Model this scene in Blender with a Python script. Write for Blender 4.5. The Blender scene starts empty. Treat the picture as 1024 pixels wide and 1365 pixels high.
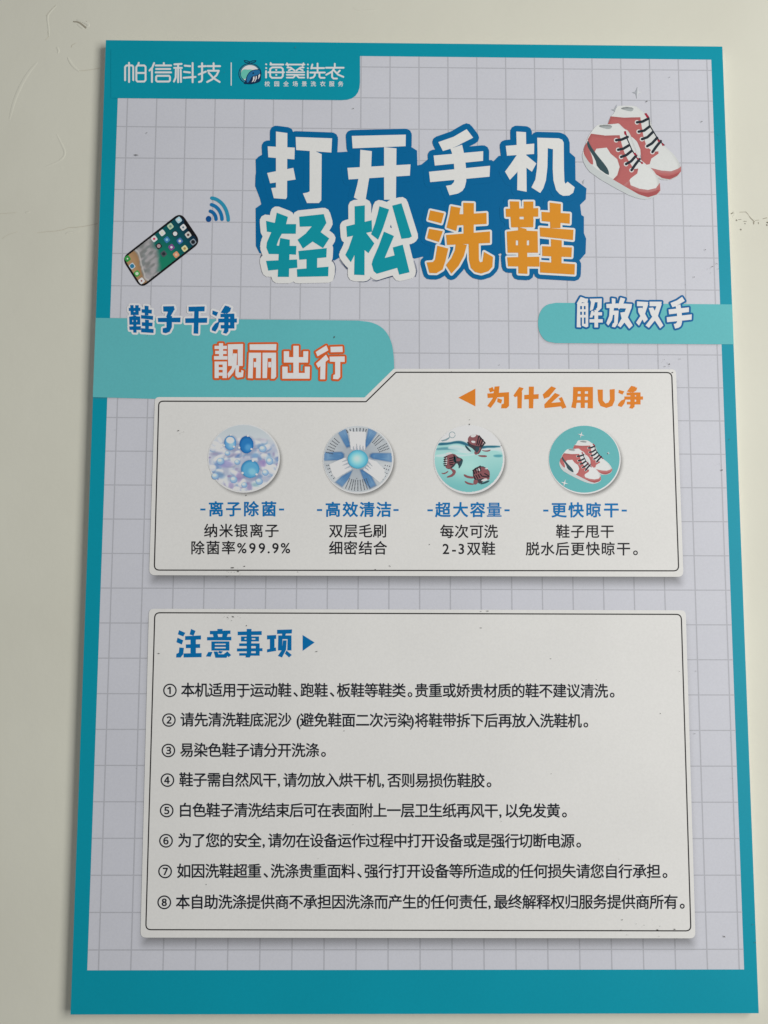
import bpy, math, random
import numpy as np
from mathutils import Matrix, Vector
from mathutils.geometry import delaunay_2d_cdt

# ------------------------------------------------------------------ camera, light, exposure
SC = bpy.context.scene
COL = SC.collection
CAM_R = np.array([[0.9998948059808652, 0.013792346031685346, -0.004488670563784415],
                  [-0.01423881708612737, 0.9923487702103131, -0.12264246552506576],
                  [0.0027627993911499456, 0.1226934776303182, 0.992440767747125]])   # columns: right, forward, up
CAM_P = np.array([-0.028679607753836947, -0.6625338727681462, -0.08825253346455])
FPX = 1450.0                                    # focal length in photo pixels (photo 1024 x 1365)
FRONT = -0.008                                  # board face (the board is 8 mm thick, the wall is y = 0)
CAM_P = CAM_P + np.array([0, FRONT, 0])

cd = bpy.data.cameras.new('camera')
cam = bpy.data.objects.new('camera', cd)
COL.objects.link(cam)
r, f, u = CAM_R[:, 0], CAM_R[:, 1], CAM_R[:, 2]
m = Matrix(((r[0], u[0], -f[0], CAM_P[0]), (r[1], u[1], -f[1], CAM_P[1]), (r[2], u[2], -f[2], CAM_P[2]), (0, 0, 0, 1)))
cam.matrix_world = m
cd.sensor_fit = 'VERTICAL'
cd.sensor_height = 24.0
cd.sensor_width = 18.0
cd.lens = FPX / 1365.0 * 24.0
cd.clip_start = 0.01
cd.clip_end = 50
SC.camera = cam

w = bpy.data.worlds.new('World')
SC.world = w
w.use_nodes = True
w.node_tree.nodes['Background'].inputs['Color'].default_value = (0.97, 1.0, 1.04, 1)
w.node_tree.nodes['Background'].inputs['Strength'].default_value = 0.198

ld = bpy.data.lights.new('window_light', 'AREA')
ld.shape = 'RECTANGLE'
ld.size = 0.62
ld.size_y = 1.1
ld.energy = 15.9
ld.color = (1.0, 0.985, 0.955)
lo = bpy.data.objects.new('window_light', ld)
COL.objects.link(lo)
lo.location = (0.84, -1.18, 0.13)
lo.rotation_euler = (Vector((0, 0, 0)) - Vector(lo.location)).to_track_quat('-Z', 'Y').to_euler()

SC.view_settings.view_transform = 'Standard'
SC.view_settings.look = 'None'
SC.view_settings.exposure = 0.0
SC.view_settings.gamma = 1.0
SC.view_settings.use_curve_mapping = False
SC.render.engine = 'CYCLES'
SC.cycles.max_bounces = 6
SC.cycles.transparent_max_bounces = 12

# ------------------------------------------------------------------ measuring and 2-D drawing helpers
def unproject(px, py, y=FRONT):
    """a measured spot of the photograph -> the point of the flat board (or wall) it lies on, metres"""
    d = CAM_R @ np.array([(px - 512.0) / FPX, 1.0, -(py - 682.5) / FPX])
    t = (y - CAM_P[1]) / d[1]
    q = CAM_P + t * d
    return q[0], q[2]

def unproject_many(pts, y=FRONT):
    p = np.asarray(pts, float)
    d = np.stack([(p[:, 0] - 512.0) / FPX, np.ones(len(p)), -(p[:, 1] - 682.5) / FPX], 1) @ CAM_R.T
    t = (y - CAM_P[1]) / d[:, 1]
    q = CAM_P + d * t[:, None]
    return q[:, [0, 2]]

def project(x, z, y=FRONT):
    d = (np.array([x, y, z]) - CAM_P) @ CAM_R
    return 512 + FPX * d[0] / d[1], 682.5 - FPX * d[2] / d[1]

def mm(uu, vv):
    """millimetres from the board's top left corner -> photo measure"""
    return project(uu / 1000 - .2, .3 - vv / 1000)

def P(s):
    return [tuple(float(c) for c in t.split(',')) for t in s.split()]

def zf(x0, y0, sx, sy=None):
    sy = sx if sy is None else sy
    return lambda pts: [(x0 + a * sx, y0 + b * sy) for a, b in pts]

def Z(z, *strs):
    return [z(P(s)) for s in strs]

def fitbox(src, dst):
    """map the box src = (x0, y0, x1, y1) onto dst"""
    kx = (dst[2] - dst[0]) / (src[2] - src[0])
    ky = (dst[3] - dst[1]) / (src[3] - src[1])
    return lambda pts: [(dst[0] + (a - src[0]) * kx, dst[1] + (b - src[1]) * ky) for a, b in pts]

def area(p):
    return 0.5 * sum(p[i][0] * p[(i + 1) % len(p)][1] - p[(i + 1) % len(p)][0] * p[i][1] for i in range(len(p)))

def clean(p):
    q = []
    for a in p:
        if not q or math.hypot(a[0] - q[-1][0], a[1] - q[-1][1]) > 1e-4:
            q.append(a)
    if len(q) > 1 and math.hypot(q[0][0] - q[-1][0], q[0][1] - q[-1][1]) < 1e-4:
        q.pop()
    return q if area(q) > 0 else q[::-1]

def inpoly(x, y, p):
    c = False
    j = len(p) - 1
    for i in range(len(p)):
        if (p[i][1] > y) != (p[j][1] > y) and x < (p[j][0] - p[i][0]) * (y - p[i][1]) / (p[j][1] - p[i][1]) + p[i][0]:
            c = not c
        j = i
    return c

def union(polys, holes=(), evenodd=()):
    """one flat triangulated outline from overlapping outlines"""
    vs, fs, es, kept = [], [], [], []
    for p in polys:
        p = clean(p)
        if len(p) < 3:
            continue
        kept.append(p)
        fs.append(list(range(len(vs), len(vs) + len(p))))
        vs += [Vector(a) for a in p]
    for h in list(holes) + list(evenodd):
        h = clean(h)
        n0 = len(vs)
        es += [(n0 + i, n0 + (i + 1) % len(h)) for i in range(len(h))]
        vs += [Vector(a) for a in h]
    V, E_, F, ov, oe, of = delaunay_2d_cdt(vs, es, fs, 0, 1e-4)
    tri = [list(fc) for fc in F]
    cx = np.array([sum(V[i].x for i in fc) / len(fc) for fc in tri])
    cy = np.array([sum(V[i].y for i in fc) / len(fc) for fc in tri])
    def within(p):
        r_ = np.zeros(len(tri), bool)
        xs, ys = [a for a, _ in p], [b for _, b in p]
        box = np.nonzero((cx > min(xs)) & (cx < max(xs)) & (cy > min(ys)) & (cy < max(ys)))[0]
        if len(box):
            X, Y = cx[box], cy[box]
            c = np.zeros(len(box), bool)
            for i in range(len(p)):
                (ax, ay), (bx, by) = p[i - 1], p[i]
                if ay != by:
                    c ^= ((ay > Y) != (by > Y)) & (X < (bx - ax) * (Y - ay) / (by - ay) + ax)
            r_[box] = c
        return r_
    ins = np.zeros(len(tri), bool)
    for p in kept:
        ins |= within(p)
    eo = np.zeros(len(tri), bool)
    for h in evenodd:
        eo ^= within(h)
    ins |= eo
    for h in holes:
        ins &= ~within(h)
    out = [t_ for t_, k_ in zip(tri, ins) if k_]
    return [(v.x, v.y) for v in V], out

def disc(x, y, rx, ry=None, n=20, rot=0.0):
    ry = rx if ry is None else ry
    return [(x + rx * math.cos(2 * math.pi * i / n) * math.cos(rot) - ry * math.sin(2 * math.pi * i / n) * math.sin(rot),
             y + rx * math.cos(2 * math.pi * i / n) * math.sin(rot) + ry * math.sin(2 * math.pi * i / n) * math.cos(rot)) for i in range(n)]

def stroke(pts, w_, caps=True, w_end=None):
    """a pen stroke of width w_ along pts, as outlines"""
    out = []
    n = len(pts)
    ws = [w_ + ((w_end if w_end is not None else w_) - w_) * i / max(1, n - 1) for i in range(n)]
    for i in range(n - 1):
        (x0, y0), (x1, y1) = pts[i], pts[i + 1]
        L = math.hypot(x1 - x0, y1 - y0)
        if L < 1e-6:
            continue
        nx, ny = -(y1 - y0) / L, (x1 - x0) / L
        a, b = ws[i] / 2, ws[i + 1] / 2
        out.append([(x0 + nx * a, y0 + ny * a), (x1 + nx * b, y1 + ny * b), (x1 - nx * b, y1 - ny * b), (x0 - nx * a, y0 - ny * a)])
    for i in range(n):
        if (caps or 0 < i < n - 1) and ws[i] > 0.004:
            out.append(disc(pts[i][0], pts[i][1], ws[i] / 2, n=10, rot=.13 + .37 * i))
    return out

def grown(polys, d):
    """outlines pushed outward by d, with round corners"""
    out = []
    for p in polys:
        out.append(p)
        out += stroke(list(p) + [p[0]], 2 * d)
    return out

def smooth(p, k=2, closed=True):
    for _ in range(k):
        q = []
        n = len(p)
        for i in range(n if closed else n - 1):
            a, b = p[i], p[(i + 1) % n]
            q += [(a[0] * .75 + b[0] * .25, a[1] * .75 + b[1] * .25), (a[0] * .25 + b[0] * .75, a[1] * .25 + b[1] * .75)]
        if not closed:
            q = [p[0]] + q + [p[-1]]
        p = q
    return p

def rounded(p, rad, n=6):
    """corners of outline p rounded with radius rad (a number or one per corner)"""
    out = []
    for i in range(len(p)):
        rr = rad[i] if isinstance(rad, (list, tuple)) else rad
        a, b, c = Vector(p[i - 1]), Vector(p[i]), Vector(p[(i + 1) % len(p)])
        if rr <= 0:
            out.append(tuple(b))
            continue
        d0, d1 = (a - b).normalized(), (c - b).normalized()
        s, e = b + d0 * rr, b + d1 * rr
        for k in range(n + 1):
            t = k / n
            # circular-looking quadratic blend
            q = s * (1 - t) ** 2 + b * (2 * t * (1 - t)) + e * t ** 2
            out.append(tuple(q))
    return out

# ------------------------------------------------------------------ materials
def lin(c):
    c = c / 255.0
    return c / 12.92 if c <= 0.04045 else ((c + 0.055) / 1.055) ** 2.4

def light_at(px, py):
    """how brightly the photograph lights that spot, for turning a seen colour into an ink colour"""
    x, z = unproject(px, py)
    a, b = min(1, max(0, (x + .2) / .4)), min(1, max(0, (.3 - z) / .6))
    return (.58 * (1 - a) + .80 * a) * (1 - b) + (.53 * (1 - a) + .74 * a) * b

INKS = {}
def ink(rgb, at=(512, 560), rough=.42, gain=1.0):
    L = light_at(*at)
    base = tuple(min(.86, lin(c) / L * gain) for c in rgb)
    key = tuple(round(c, 4) for c in base) + (rough,)
    if key in INKS:
        return INKS[key]
    mt = bpy.data.materials.new('printed_ink')
    mt.use_nodes = True
    nt = mt.node_tree
    b = nt.nodes['Principled BSDF']
    b.inputs['Roughness'].default_value = rough
    b.inputs['Specular IOR Level'].default_value = .14
    tc = nt.nodes.new('ShaderNodeTexCoord')
    nz = nt.nodes.new('ShaderNodeTexNoise')
    nz.inputs['Scale'].default_value = 900
    nz.inputs['Detail'].default_value = 3
    nt.links.new(tc.outputs['Object'], nz.inputs['Vector'])
    n2 = nt.nodes.new('ShaderNodeTexNoise')
    n2.inputs['Scale'].default_value = 14
    n2.inputs['Detail'].default_value = 4
    nt.links.new(tc.outputs['Object'], n2.inputs['Vector'])
    ad = nt.nodes.new('ShaderNodeMath')
    ad.operation = 'ADD'
    nt.links.new(nz.outputs['Fac'], ad.inputs[0])
    nt.links.new(n2.outputs['Fac'], ad.inputs[1])
    rp = nt.nodes.new('ShaderNodeMapRange')
    rp.inputs['From Min'].default_value = .6
    rp.inputs['From Max'].default_value = 1.4
    rp.inputs['To Min'].default_value = .955
    rp.inputs['To Max'].default_value = 1.045
    nt.links.new(ad.outputs[0], rp.inputs['Value'])
    mx = nt.nodes.new('ShaderNodeVectorMath')
    mx.operation = 'SCALE'
    mx.inputs[0].default_value = base
    nt.links.new(rp.outputs['Result'], mx.inputs['Scale'])
    nt.links.new(mx.outputs['Vector'], b.inputs['Base Color'])
    INKS[key] = mt
    return mt

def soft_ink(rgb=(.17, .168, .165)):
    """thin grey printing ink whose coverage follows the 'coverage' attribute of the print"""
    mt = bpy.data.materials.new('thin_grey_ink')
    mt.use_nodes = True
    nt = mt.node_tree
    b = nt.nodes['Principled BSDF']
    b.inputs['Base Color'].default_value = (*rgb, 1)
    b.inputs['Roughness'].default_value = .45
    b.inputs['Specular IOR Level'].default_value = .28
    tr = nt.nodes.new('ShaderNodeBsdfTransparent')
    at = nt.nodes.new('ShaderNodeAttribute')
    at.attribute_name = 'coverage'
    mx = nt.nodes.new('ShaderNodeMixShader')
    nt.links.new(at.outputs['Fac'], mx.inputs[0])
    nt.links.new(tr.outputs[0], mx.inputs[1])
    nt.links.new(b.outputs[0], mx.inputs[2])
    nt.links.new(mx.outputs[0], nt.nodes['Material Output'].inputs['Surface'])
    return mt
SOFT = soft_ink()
SOFT_LIGHT = soft_ink((.8, .8, .8))
SOFT_RED = soft_ink((.2, .04, .05))

def picture_ink():
    """four-colour print: the ink colour is stored in the print itself"""
    mt = bpy.data.materials.new('picture_ink')
    mt.use_nodes = True
    nt = mt.node_tree
    b = nt.nodes['Principled BSDF']
    b.inputs['Roughness'].default_value = .42
    b.inputs['Specular IOR Level'].default_value = .14
    at = nt.nodes.new('ShaderNodeAttribute')
    at.attribute_name = 'ink_colour'
    nt.links.new(at.outputs['Color'], b.inputs['Base Color'])
    return mt
PICTURE = picture_ink()

def wall_paint():
    mt = bpy.data.materials.new('cream_wall_paint')
    mt.use_nodes = True
    nt = mt.node_tree
    b = nt.nodes['Principled BSDF']
    b.inputs['Roughness'].default_value = .62
    b.inputs['Specular IOR Level'].default_value = .25
    tc = nt.nodes.new('ShaderNodeTexCoord')
    def noise(scale, det, rough=.5):
        n = nt.nodes.new('ShaderNodeTexNoise')
        n.inputs['Scale'].default_value = scale
        n.inputs['Detail'].default_value = det
        n.inputs['Roughness'].default_value = rough
        nt.links.new(tc.outputs['Object'], n.inputs['Vector'])
        return n
    stain = noise(9, 5)
    cr = nt.nodes.new('ShaderNodeValToRGB')
    cr.color_ramp.elements[0].position = .3
    cr.color_ramp.elements[0].color = (.735, .722, .615, 1)
    cr.color_ramp.elements[1].position = .7
    cr.color_ramp.elements[1].color = (.775, .765, .655, 1)
    nt.links.new(stain.outputs['Fac'], cr.inputs['Fac'])
    nt.links.new(cr.outputs['Color'], b.inputs['Base Color'])
    big, mid, fine = noise(14, 4), noise(70, 5, .6), noise(520, 3)
    b1 = nt.nodes.new('ShaderNodeBump')
    b1.inputs['Strength'].default_value = .35
    b1.inputs['Distance'].default_value = .0022
    nt.links.new(big.outputs['Fac'], b1.inputs['Height'])
    b2 = nt.nodes.new('ShaderNodeBump')
    b2.inputs['Strength'].default_value = .3
    b2.inputs['Distance'].default_value = .0005
    nt.links.new(mid.outputs['Fac'], b2.inputs['Height'])
    nt.links.new(b1.outputs['Normal'], b2.inputs['Normal'])
    b3 = nt.nodes.new('ShaderNodeBump')
    b3.inputs['Strength'].default_value = .25
    b3.inputs['Distance'].default_value = .00012
    nt.links.new(fine.outputs['Fac'], b3.inputs['Height'])
    nt.links.new(b2.outputs['Normal'], b3.inputs['Normal'])
    nt.links.new(b3.outputs['Normal'], b.inputs['Normal'])
    return mt
WALL = wall_paint()

# ------------------------------------------------------------------ putting prints on the board
LAYER = 0.00005
def put(name, shape, layer, mat, parent, y=FRONT, coverage=None, label=None):
    vs, fs = shape
    q = unproject_many(vs, FRONT if y == FRONT else y)
    Y = y - layer * LAYER
    me = bpy.data.meshes.new(name)
    faces = []
    for fc in fs:
        a = sum(q[fc[i]][0] * q[fc[(i + 1) % len(fc)]][1] - q[fc[(i + 1) % len(fc)]][0] * q[fc[i]][1] for i in range(len(fc)))
        faces.append(fc if a > 0 else fc[::-1])       # counter-clockwise in x,z seen from -y: normal towards the viewer
    me.from_pydata([(a, Y, b) for a, b in q], [], faces)
    me.materials.append(mat)
    if coverage is not None:
        at = me.attributes.new('coverage', 'FLOAT', 'POINT')
        at.data.foreach_set('value', np.asarray(coverage, dtype=np.float32))
    me.update()
    o = bpy.data.objects.new(name, me)
    COL.objects.link(o)
    if parent is not None:
        o.parent = parent
    if label:
        o['label'] = label
    return o

def pic(name, polys, layer, mat, parent, holes=(), **k):
    return put(name, union(polys, holes), layer, mat, parent, **k)

def empty_print(name, parent):
    o = bpy.data.objects.new(name, None)
    o.empty_display_size = .01
    COL.objects.link(o)
    o.parent = parent
    return o

def sdist(X, Y, poly):
    p = np.array(poly)
    d = np.full(X.shape, 1e9)
    ins = np.zeros(X.shape, bool)
    for i in range(len(p)):
        a, b = p[i - 1], p[i]
        e = b - a
        L = e @ e
        if L < 1e-12:
            continue
        t = np.clip(((X - a[0]) * e[0] + (Y - a[1]) * e[1]) / L, 0, 1)
        d = np.minimum(d, np.hypot(X - a[0] - t * e[0], Y - a[1] - t * e[1]))
        if abs(a[1] - b[1]) > 1e-9:
            ins ^= ((a[1] > Y) != (b[1] > Y)) & (X < (b[0] - a[0]) * (Y - a[1]) / (b[1] - a[1]) + a[0])
    return np.where(ins, -d, d)

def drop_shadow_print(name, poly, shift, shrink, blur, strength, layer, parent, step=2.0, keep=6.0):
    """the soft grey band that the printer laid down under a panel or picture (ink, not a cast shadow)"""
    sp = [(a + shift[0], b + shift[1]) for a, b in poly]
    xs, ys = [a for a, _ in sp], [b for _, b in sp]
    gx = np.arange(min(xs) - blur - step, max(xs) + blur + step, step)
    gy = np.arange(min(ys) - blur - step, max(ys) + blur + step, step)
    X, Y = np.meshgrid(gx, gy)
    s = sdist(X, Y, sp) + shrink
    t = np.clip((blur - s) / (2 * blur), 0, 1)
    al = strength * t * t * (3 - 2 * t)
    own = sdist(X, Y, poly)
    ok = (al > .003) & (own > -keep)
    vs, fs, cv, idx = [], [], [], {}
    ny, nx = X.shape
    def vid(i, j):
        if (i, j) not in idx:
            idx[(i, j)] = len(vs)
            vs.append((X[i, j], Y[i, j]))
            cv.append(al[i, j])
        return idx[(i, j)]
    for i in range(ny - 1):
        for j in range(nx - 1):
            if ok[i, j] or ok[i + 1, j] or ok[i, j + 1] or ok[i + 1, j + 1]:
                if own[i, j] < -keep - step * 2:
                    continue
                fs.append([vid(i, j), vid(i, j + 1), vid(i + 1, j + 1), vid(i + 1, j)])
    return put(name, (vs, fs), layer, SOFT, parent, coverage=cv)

def tone(name, poly, shift, blur, strength, layer, parent, mat=None, step=.7):
    """an airbrushed tone of the printed artwork along one side inside an outline"""
    sp = [(a + shift[0], b + shift[1]) for a, b in poly]
    xs, ys = [a for a, _ in poly], [b for _, b in poly]
    X, Y = np.meshgrid(np.arange(min(xs), max(xs) + step, step), np.arange(min(ys), max(ys) + step, step))
    own = sdist(X, Y, poly)
    t = np.clip((sdist(X, Y, sp) + blur) / (2 * blur), 0, 1)
    al = strength * t * t * (3 - 2 * t)
    ins = own < .2
    idx = -np.ones(X.shape, int)
    fs = []
    ny, nx = X.shape
    use = ins[:-1, :-1] & ins[1:, :-1] & ins[:-1, 1:] & ins[1:, 1:]
    use &= (al[:-1, :-1] + al[1:, 1:]) > .01
    vs, cv = [], []
    def vid(i, j):
        if idx[i, j] < 0:
            idx[i, j] = len(vs)
            vs.append((X[i, j], Y[i, j]))
            cv.append(al[i, j])
        return idx[i, j]
    for i, j in zip(*np.nonzero(use)):
        fs.append([vid(i, j), vid(i, j + 1), vid(i + 1, j + 1), vid(i + 1, j)])
    if not fs:
        return None
    return put(name, (vs, fs), layer, mat or SOFT, parent, coverage=cv)

def vnoise(X, Y, s, seed):
    g = np.random.RandomState(seed).rand(64, 64)
    x, y = X * s, Y * s
    i, j = np.floor(x).astype(int), np.floor(y).astype(int)
    fx, fy = x - i, y - j
    fx, fy = fx * fx * (3 - 2 * fx), fy * fy * (3 - 2 * fy)
    q = lambda a, b: g[a % 64, b % 64]
    return (q(i, j) * (1 - fx) + q(i + 1, j) * fx) * (1 - fy) + (q(i, j + 1) * (1 - fx) + q(i + 1, j + 1) * fx) * fy

class Painting:
    """a soft full-colour printed picture on a fine mesh, painted procedurally"""
    def __init__(self, outline, step=.6):
        self.o = outline
        xs, ys = [a for a, _ in outline], [b for _, b in outline]
        self.X, self.Y = np.meshgrid(np.arange(min(xs), max(xs) + step, step), np.arange(min(ys), max(ys) + step, step))
        self.C = np.zeros(self.X.shape + (3,))
    def fill(self, rgb, mask=None):
        c = np.asarray(rgb, float)
        if mask is None:
            self.C[...] = c
        else:
            self.C += (c - self.C) * np.clip(mask, 0, 1)[..., None]
    def blob(self, cx, cy, rx, ry, rot, rgb, soft=.5, k=1.0, power=2.0):
        dx, dy = self.X - cx, self.Y - cy
        u_ = (dx * math.cos(rot) + dy * math.sin(rot)) / rx
        v_ = (-dx * math.sin(rot) + dy * math.cos(rot)) / ry
        d = (np.abs(u_) ** power + np.abs(v_) ** power) ** (1 / power)
        self.fill(rgb, k * np.clip((1 - d) * min(rx, ry) / soft + .5, 0, 1))
    def poly(self, p, rgb, soft=.6, k=1.0):
        self.fill(rgb, k * np.clip(.5 - sdist(self.X, self.Y, p) / soft, 0, 1))
    def line(self, p, w_, rgb, soft=.6, k=1.0):
        d = np.full(self.X.shape, 1e9)
        for (ax, ay), (bx, by) in zip(p[:-1], p[1:]):
            L = (bx - ax) ** 2 + (by - ay) ** 2 + 1e-9
            t = np.clip(((self.X - ax) * (bx - ax) + (self.Y - ay) * (by - ay)) / L, 0, 1)
            d = np.minimum(d, np.hypot(self.X - ax - t * (bx - ax), self.Y - ay - t * (by - ay)))
        self.fill(rgb, k * np.clip(.5 - (d - w_ / 2) / soft, 0, 1))
    def done(self, name, layer, parent, at, gain=1.0):
        ins = sdist(self.X, self.Y, self.o) < .05
        use = ins[:-1, :-1] & ins[1:, :-1] & ins[:-1, 1:] & ins[1:, 1:]
        idx = -np.ones(self.X.shape, int)
        vs, cs, fs = [], [], []
        L = light_at(*at)
        lc = np.clip(self.C, 0, 255) / 255
        lc = np.where(lc <= .04045, lc / 12.92, ((lc + .055) / 1.055) ** 2.4) / L * gain
        lc = np.minimum(lc, .86)
        def vid(i, j):
            if idx[i, j] < 0:
                idx[i, j] = len(vs)
                vs.append((self.X[i, j], self.Y[i, j]))
                cs.append((*lc[i, j], 1.0))
            return idx[i, j]
        for i, j in zip(*np.nonzero(use)):
            fs.append([vid(i, j), vid(i, j + 1), vid(i + 1, j + 1), vid(i + 1, j)])
        o = put(name, (vs, fs), layer, PICTURE, parent)
        at_ = o.data.attributes.new('ink_colour', 'FLOAT_COLOR', 'POINT')
        at_.data.foreach_set('color', np.asarray(cs, dtype=np.float32).ravel())
        return o

_tc = bpy.data.curves.new('lettering_pen', 'FONT')
_to = bpy.data.objects.new('lettering_pen', _tc)
COL.objects.link(_to)
_tc.resolution_u = 3
_tc.fill_mode = 'NONE'
_glyphs = {}
def glyph(ch, bold):
    if (ch, bold) not in _glyphs:
        _tc.body = ch
        bpy.context.view_layer.update()
        dg = bpy.context.evaluated_depsgraph_get()
        me = bpy.data.meshes.new_from_object(_to.evaluated_get(dg))
        K = 100.0                                      # work in larger numbers
        pts = [(v.co.x * K, v.co.y * K) for v in me.vertices]
        nxt = {}
        for e in me.edges:
            i, j = e.vertices
            nxt.setdefault(i, []).append(j)
            nxt.setdefault(j, []).append(i)
        loops, seen = [], set()
        for i in nxt:
            if i in seen:
                continue
            lp, prev, cur = [i], None, i
            seen.add(i)
            while True:
                step_ = [q for q in nxt[cur] if q != prev and q not in seen]
                if not step_:
                    break
                prev, cur = cur, step_[0]
                seen.add(cur)
                lp.append(cur)
            loops.append([pts[k] for k in lp])
        pens = []
        for lp in loops:                               # the pen's extra weight along every edge of the letter
            for k in range(len(lp)):
                pens += stroke([lp[k - 1], lp[k]], 2 * bold * K, True)
        V, F = union(pens, (), loops)
        _glyphs[(ch, bold)] = ([(x / K, y / K) for x, y in V], F)
        bpy.data.meshes.remove(me)
    return _glyphs[(ch, bold)]

def letters(text, cxs, cys, em, bold, sx=1.0):
    """characters centred at cxs, cys"""
    vs, fs = [], []
    for i, (ch, cx) in enumerate(zip(text, cxs)):
        cy = cys[i] if isinstance(cys, (list, tuple)) else cys
        gv, gf = glyph(ch, min(bold, .013) if ch in '量景' else bold)      # the crowded ones are cut finer
        if not gv:
            continue
        if ord(ch) > 255 and ch not in '，、。':
            mx = .5
        else:
            xs = [a for a, _ in gv]
            mx = (min(xs) + max(xs)) / 2
        n = len(vs)
        vs += [(cx + (a - mx) * em * sx, cy - (b - .38) * em) for a, b in gv]
        fs += [[n + k for k in fc] for fc in gf]
    return vs, fs

ADV = {'、': .64, '。': .64, ',': .47, ' ': .3, '(': .3, ')': .25}
def line_text(text, x0, x1, y0, y1, em, bold, sx):
    """one run of characters between x0 and x1 with the photograph's spacing"""
    ad = [ADV.get(c, 1.0) for c in text]
    # visible right end: the full stop sits in the left part of its cell
    tot = sum(ad)
    k = (x1 - x0) / (tot - .03)
    cx, cy, x = [], [], x0 - .02 * k
    for c, a in zip(text, ad):
        if c in '、。':
            cx.append(x + .30 * k)
        elif c == ',':
            cx.append(x + .16 * k)
        elif c == '(':
            cx.append(x + .2 * k)
        elif c == ')':
            cx.append(x + .05 * k)
        else:
            cx.append(x + a * k / 2)
        cy.append(y0 + (y1 - y0) * (x - x0) / (x1 - x0))
        x += a * k
    return letters(text, cx, cy, em, bold, sx)

# ------------------------------------------------------------------ the wall
def box_mesh(name, x0, x1, y0, y1, z0, z1, mat, nx=1, nz=1):
    me = bpy.data.meshes.new(name)
    v = [(x, y, z) for y in (y0, y1) for z in (z0, z1) for x in (x0, x1)]
    me.from_pydata(v, [], [(0, 1, 3, 2), (5, 4, 6, 7), (4, 0, 2, 6), (1, 5, 7, 3), (2, 3, 7, 6), (4, 5, 1, 0)])
    me.materials.append(mat)
    me.update()
    o = bpy.data.objects.new(name, me)
    COL.objects.link(o)
    return o

wall = box_mesh('wall', -1.5, 1.5, 0.0, 0.12, -1.4, 1.3, WALL)
wall['label'] = 'cream painted wall behind the poster with small chips and hairline cracks'
wall['category'] = 'wall'
wall['kind'] = 'structure'

crack_mat = ink((128, 123, 110), (60, 300), .8)
faint_mat = ink((162, 158, 145), (60, 300), .8)
def wall_mark(name, runs, mat, zone):
    polys = []
    for pts, w0, w1 in runs:
        polys += stroke(zone(P(pts)), w0, True, w1)
    o = put(name, union(polys), 1, mat, wall, y=-0.0001)
    return o

def wall_ridge(name, pts, rad, zone, flat=.28):
    """a thin lip of paint standing off the wall"""
    p = smooth(zone(P(pts)), 2, False)
    q = unproject_many(p, 0.0)
    me = bpy.data.meshes.new(name)
    vs, fs, n = [], [], 8
    for i, (x, z) in enumerate(q):
        a, b = q[max(0, i - 1)], q[min(len(q) - 1, i + 1)]
        t = np.array([b[0] - a[0], b[1] - a[1]])
        t /= np.linalg.norm(t) + 1e-9
        k = rad * math.sin(math.pi * (i + .5) / len(q)) ** .5
        for j in range(n + 1):
            an = math.pi * j / n
            vs.append((x - t[1] * k * math.cos(an), -k * flat * math.sin(an) + .00002, z + t[0] * k * math.cos(an)))
    for i in range(len(q) - 1):
        for j in range(n):
            a = i * (n + 1) + j
            fs.append((a, a + 1, a + n + 2, a + n + 1))
    me.from_pydata(vs, [], fs)
    me.materials.append(WALL)
    for pl in me.polygons:
        pl.use_smooth = True
    me.update()
    o = bpy.data.objects.new(name, me)
    COL.objects.link(o)
    o.parent = wall
    return o

zA = zf(60, 0, 100 / 1024)
wall_mark('paint_chip', [("392,295 440,298 480,315 520,345 556,378", 1.6, 2.2), ("490,280 530,288 570,294", .6, .8)], crack_mat, zA)
wall_ridge('paint_lip', "430,268 500,285 560,310 605,345 560,368", .0011, zA)
wall_ridge('paint_lip', "440,330 490,365 530,395", .0008, zA)
wall_mark('hairline_crack', [("150,70 110,105 60,160 20,215", .5, .9), ("40,420 48,500 20,535 0,545", .5, .4)], faint_mat, zA)
wall_ridge('paint_lip', "160,75 118,112 68,166 30,222 42,330 55,430 52,500", .0007, zA)
wall_mark('hairline_crack', [("362,640 372,612 420,590", 1.0, .5), ("460,968 540,962 620,952 700,938 740,930", .4, .8)], faint_mat, zA)
wall_ridge('paint_lip', "310,780 340,840 380,900 470,980", .0009, zA)
wall_ridge('paint_lip', "160,640 190,690 175,730", .0008, zA)
zB = zf(0, 240, 160 / 1024)
wall_mark('hairline_crack', [("320,450 400,440 470,436 540,424 585,405 660,402 715,395 770,385 830,372", .4, 1.0)], faint_mat, zB)
wall_mark('hairline_crack', [("0,288 60,283 140,278", .5, .3), ("20,500 60,470 150,440", .4, .3)], faint_mat, zB)
wall_ridge('paint_lip', "560,458 600,445 680,440", .0008, zB)
zD = zf(0, 0, .5)
wall_ridge('paint_lip', "150,355 165,385 176,410 160,430 120,445", .0008, zD, .2)
wall_ridge('paint_lip', "100,165 70,200 40,260 25,320", .0012, zD, .14)
wall_ridge('paint_lip', "940,20 965,30 1010,25", .0008, zD, .16)
wall_ridge('paint_lip', "215,280 240,275 260,268", .0007, zB)
zC = zf(964, 240, 60 / 819)
wall_mark('hairline_crack', [("300,585 410,580 455,620 500,690 545,735 570,760", .5, 1.1), ("555,770 558,800", 1.5, 1.2), ("590,735 650,728", .5, .5),
                             ("725,705 770,692 800,688", .8, .8), ("640,770 645,795", 1.0, 1.0)], crack_mat, zC)
wall_mark('dirt_spot', [("150,612 180,595", 1.5, 1.2), ("242,730 246,733", 1.9, 1.9), ("280,720 330,716", .6, .5), ("320,900 324,902", 2.0, 2.0), ("375,750 425,752", .7, .6), ("395,790 402,795", 1.2, 1.2),
                        ("800,770 818,775", 1.8, 2.2), ("795,815 800,825", 1.8, 1.6)], ink((126, 122, 110), (990, 300), .8), zC)
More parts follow.
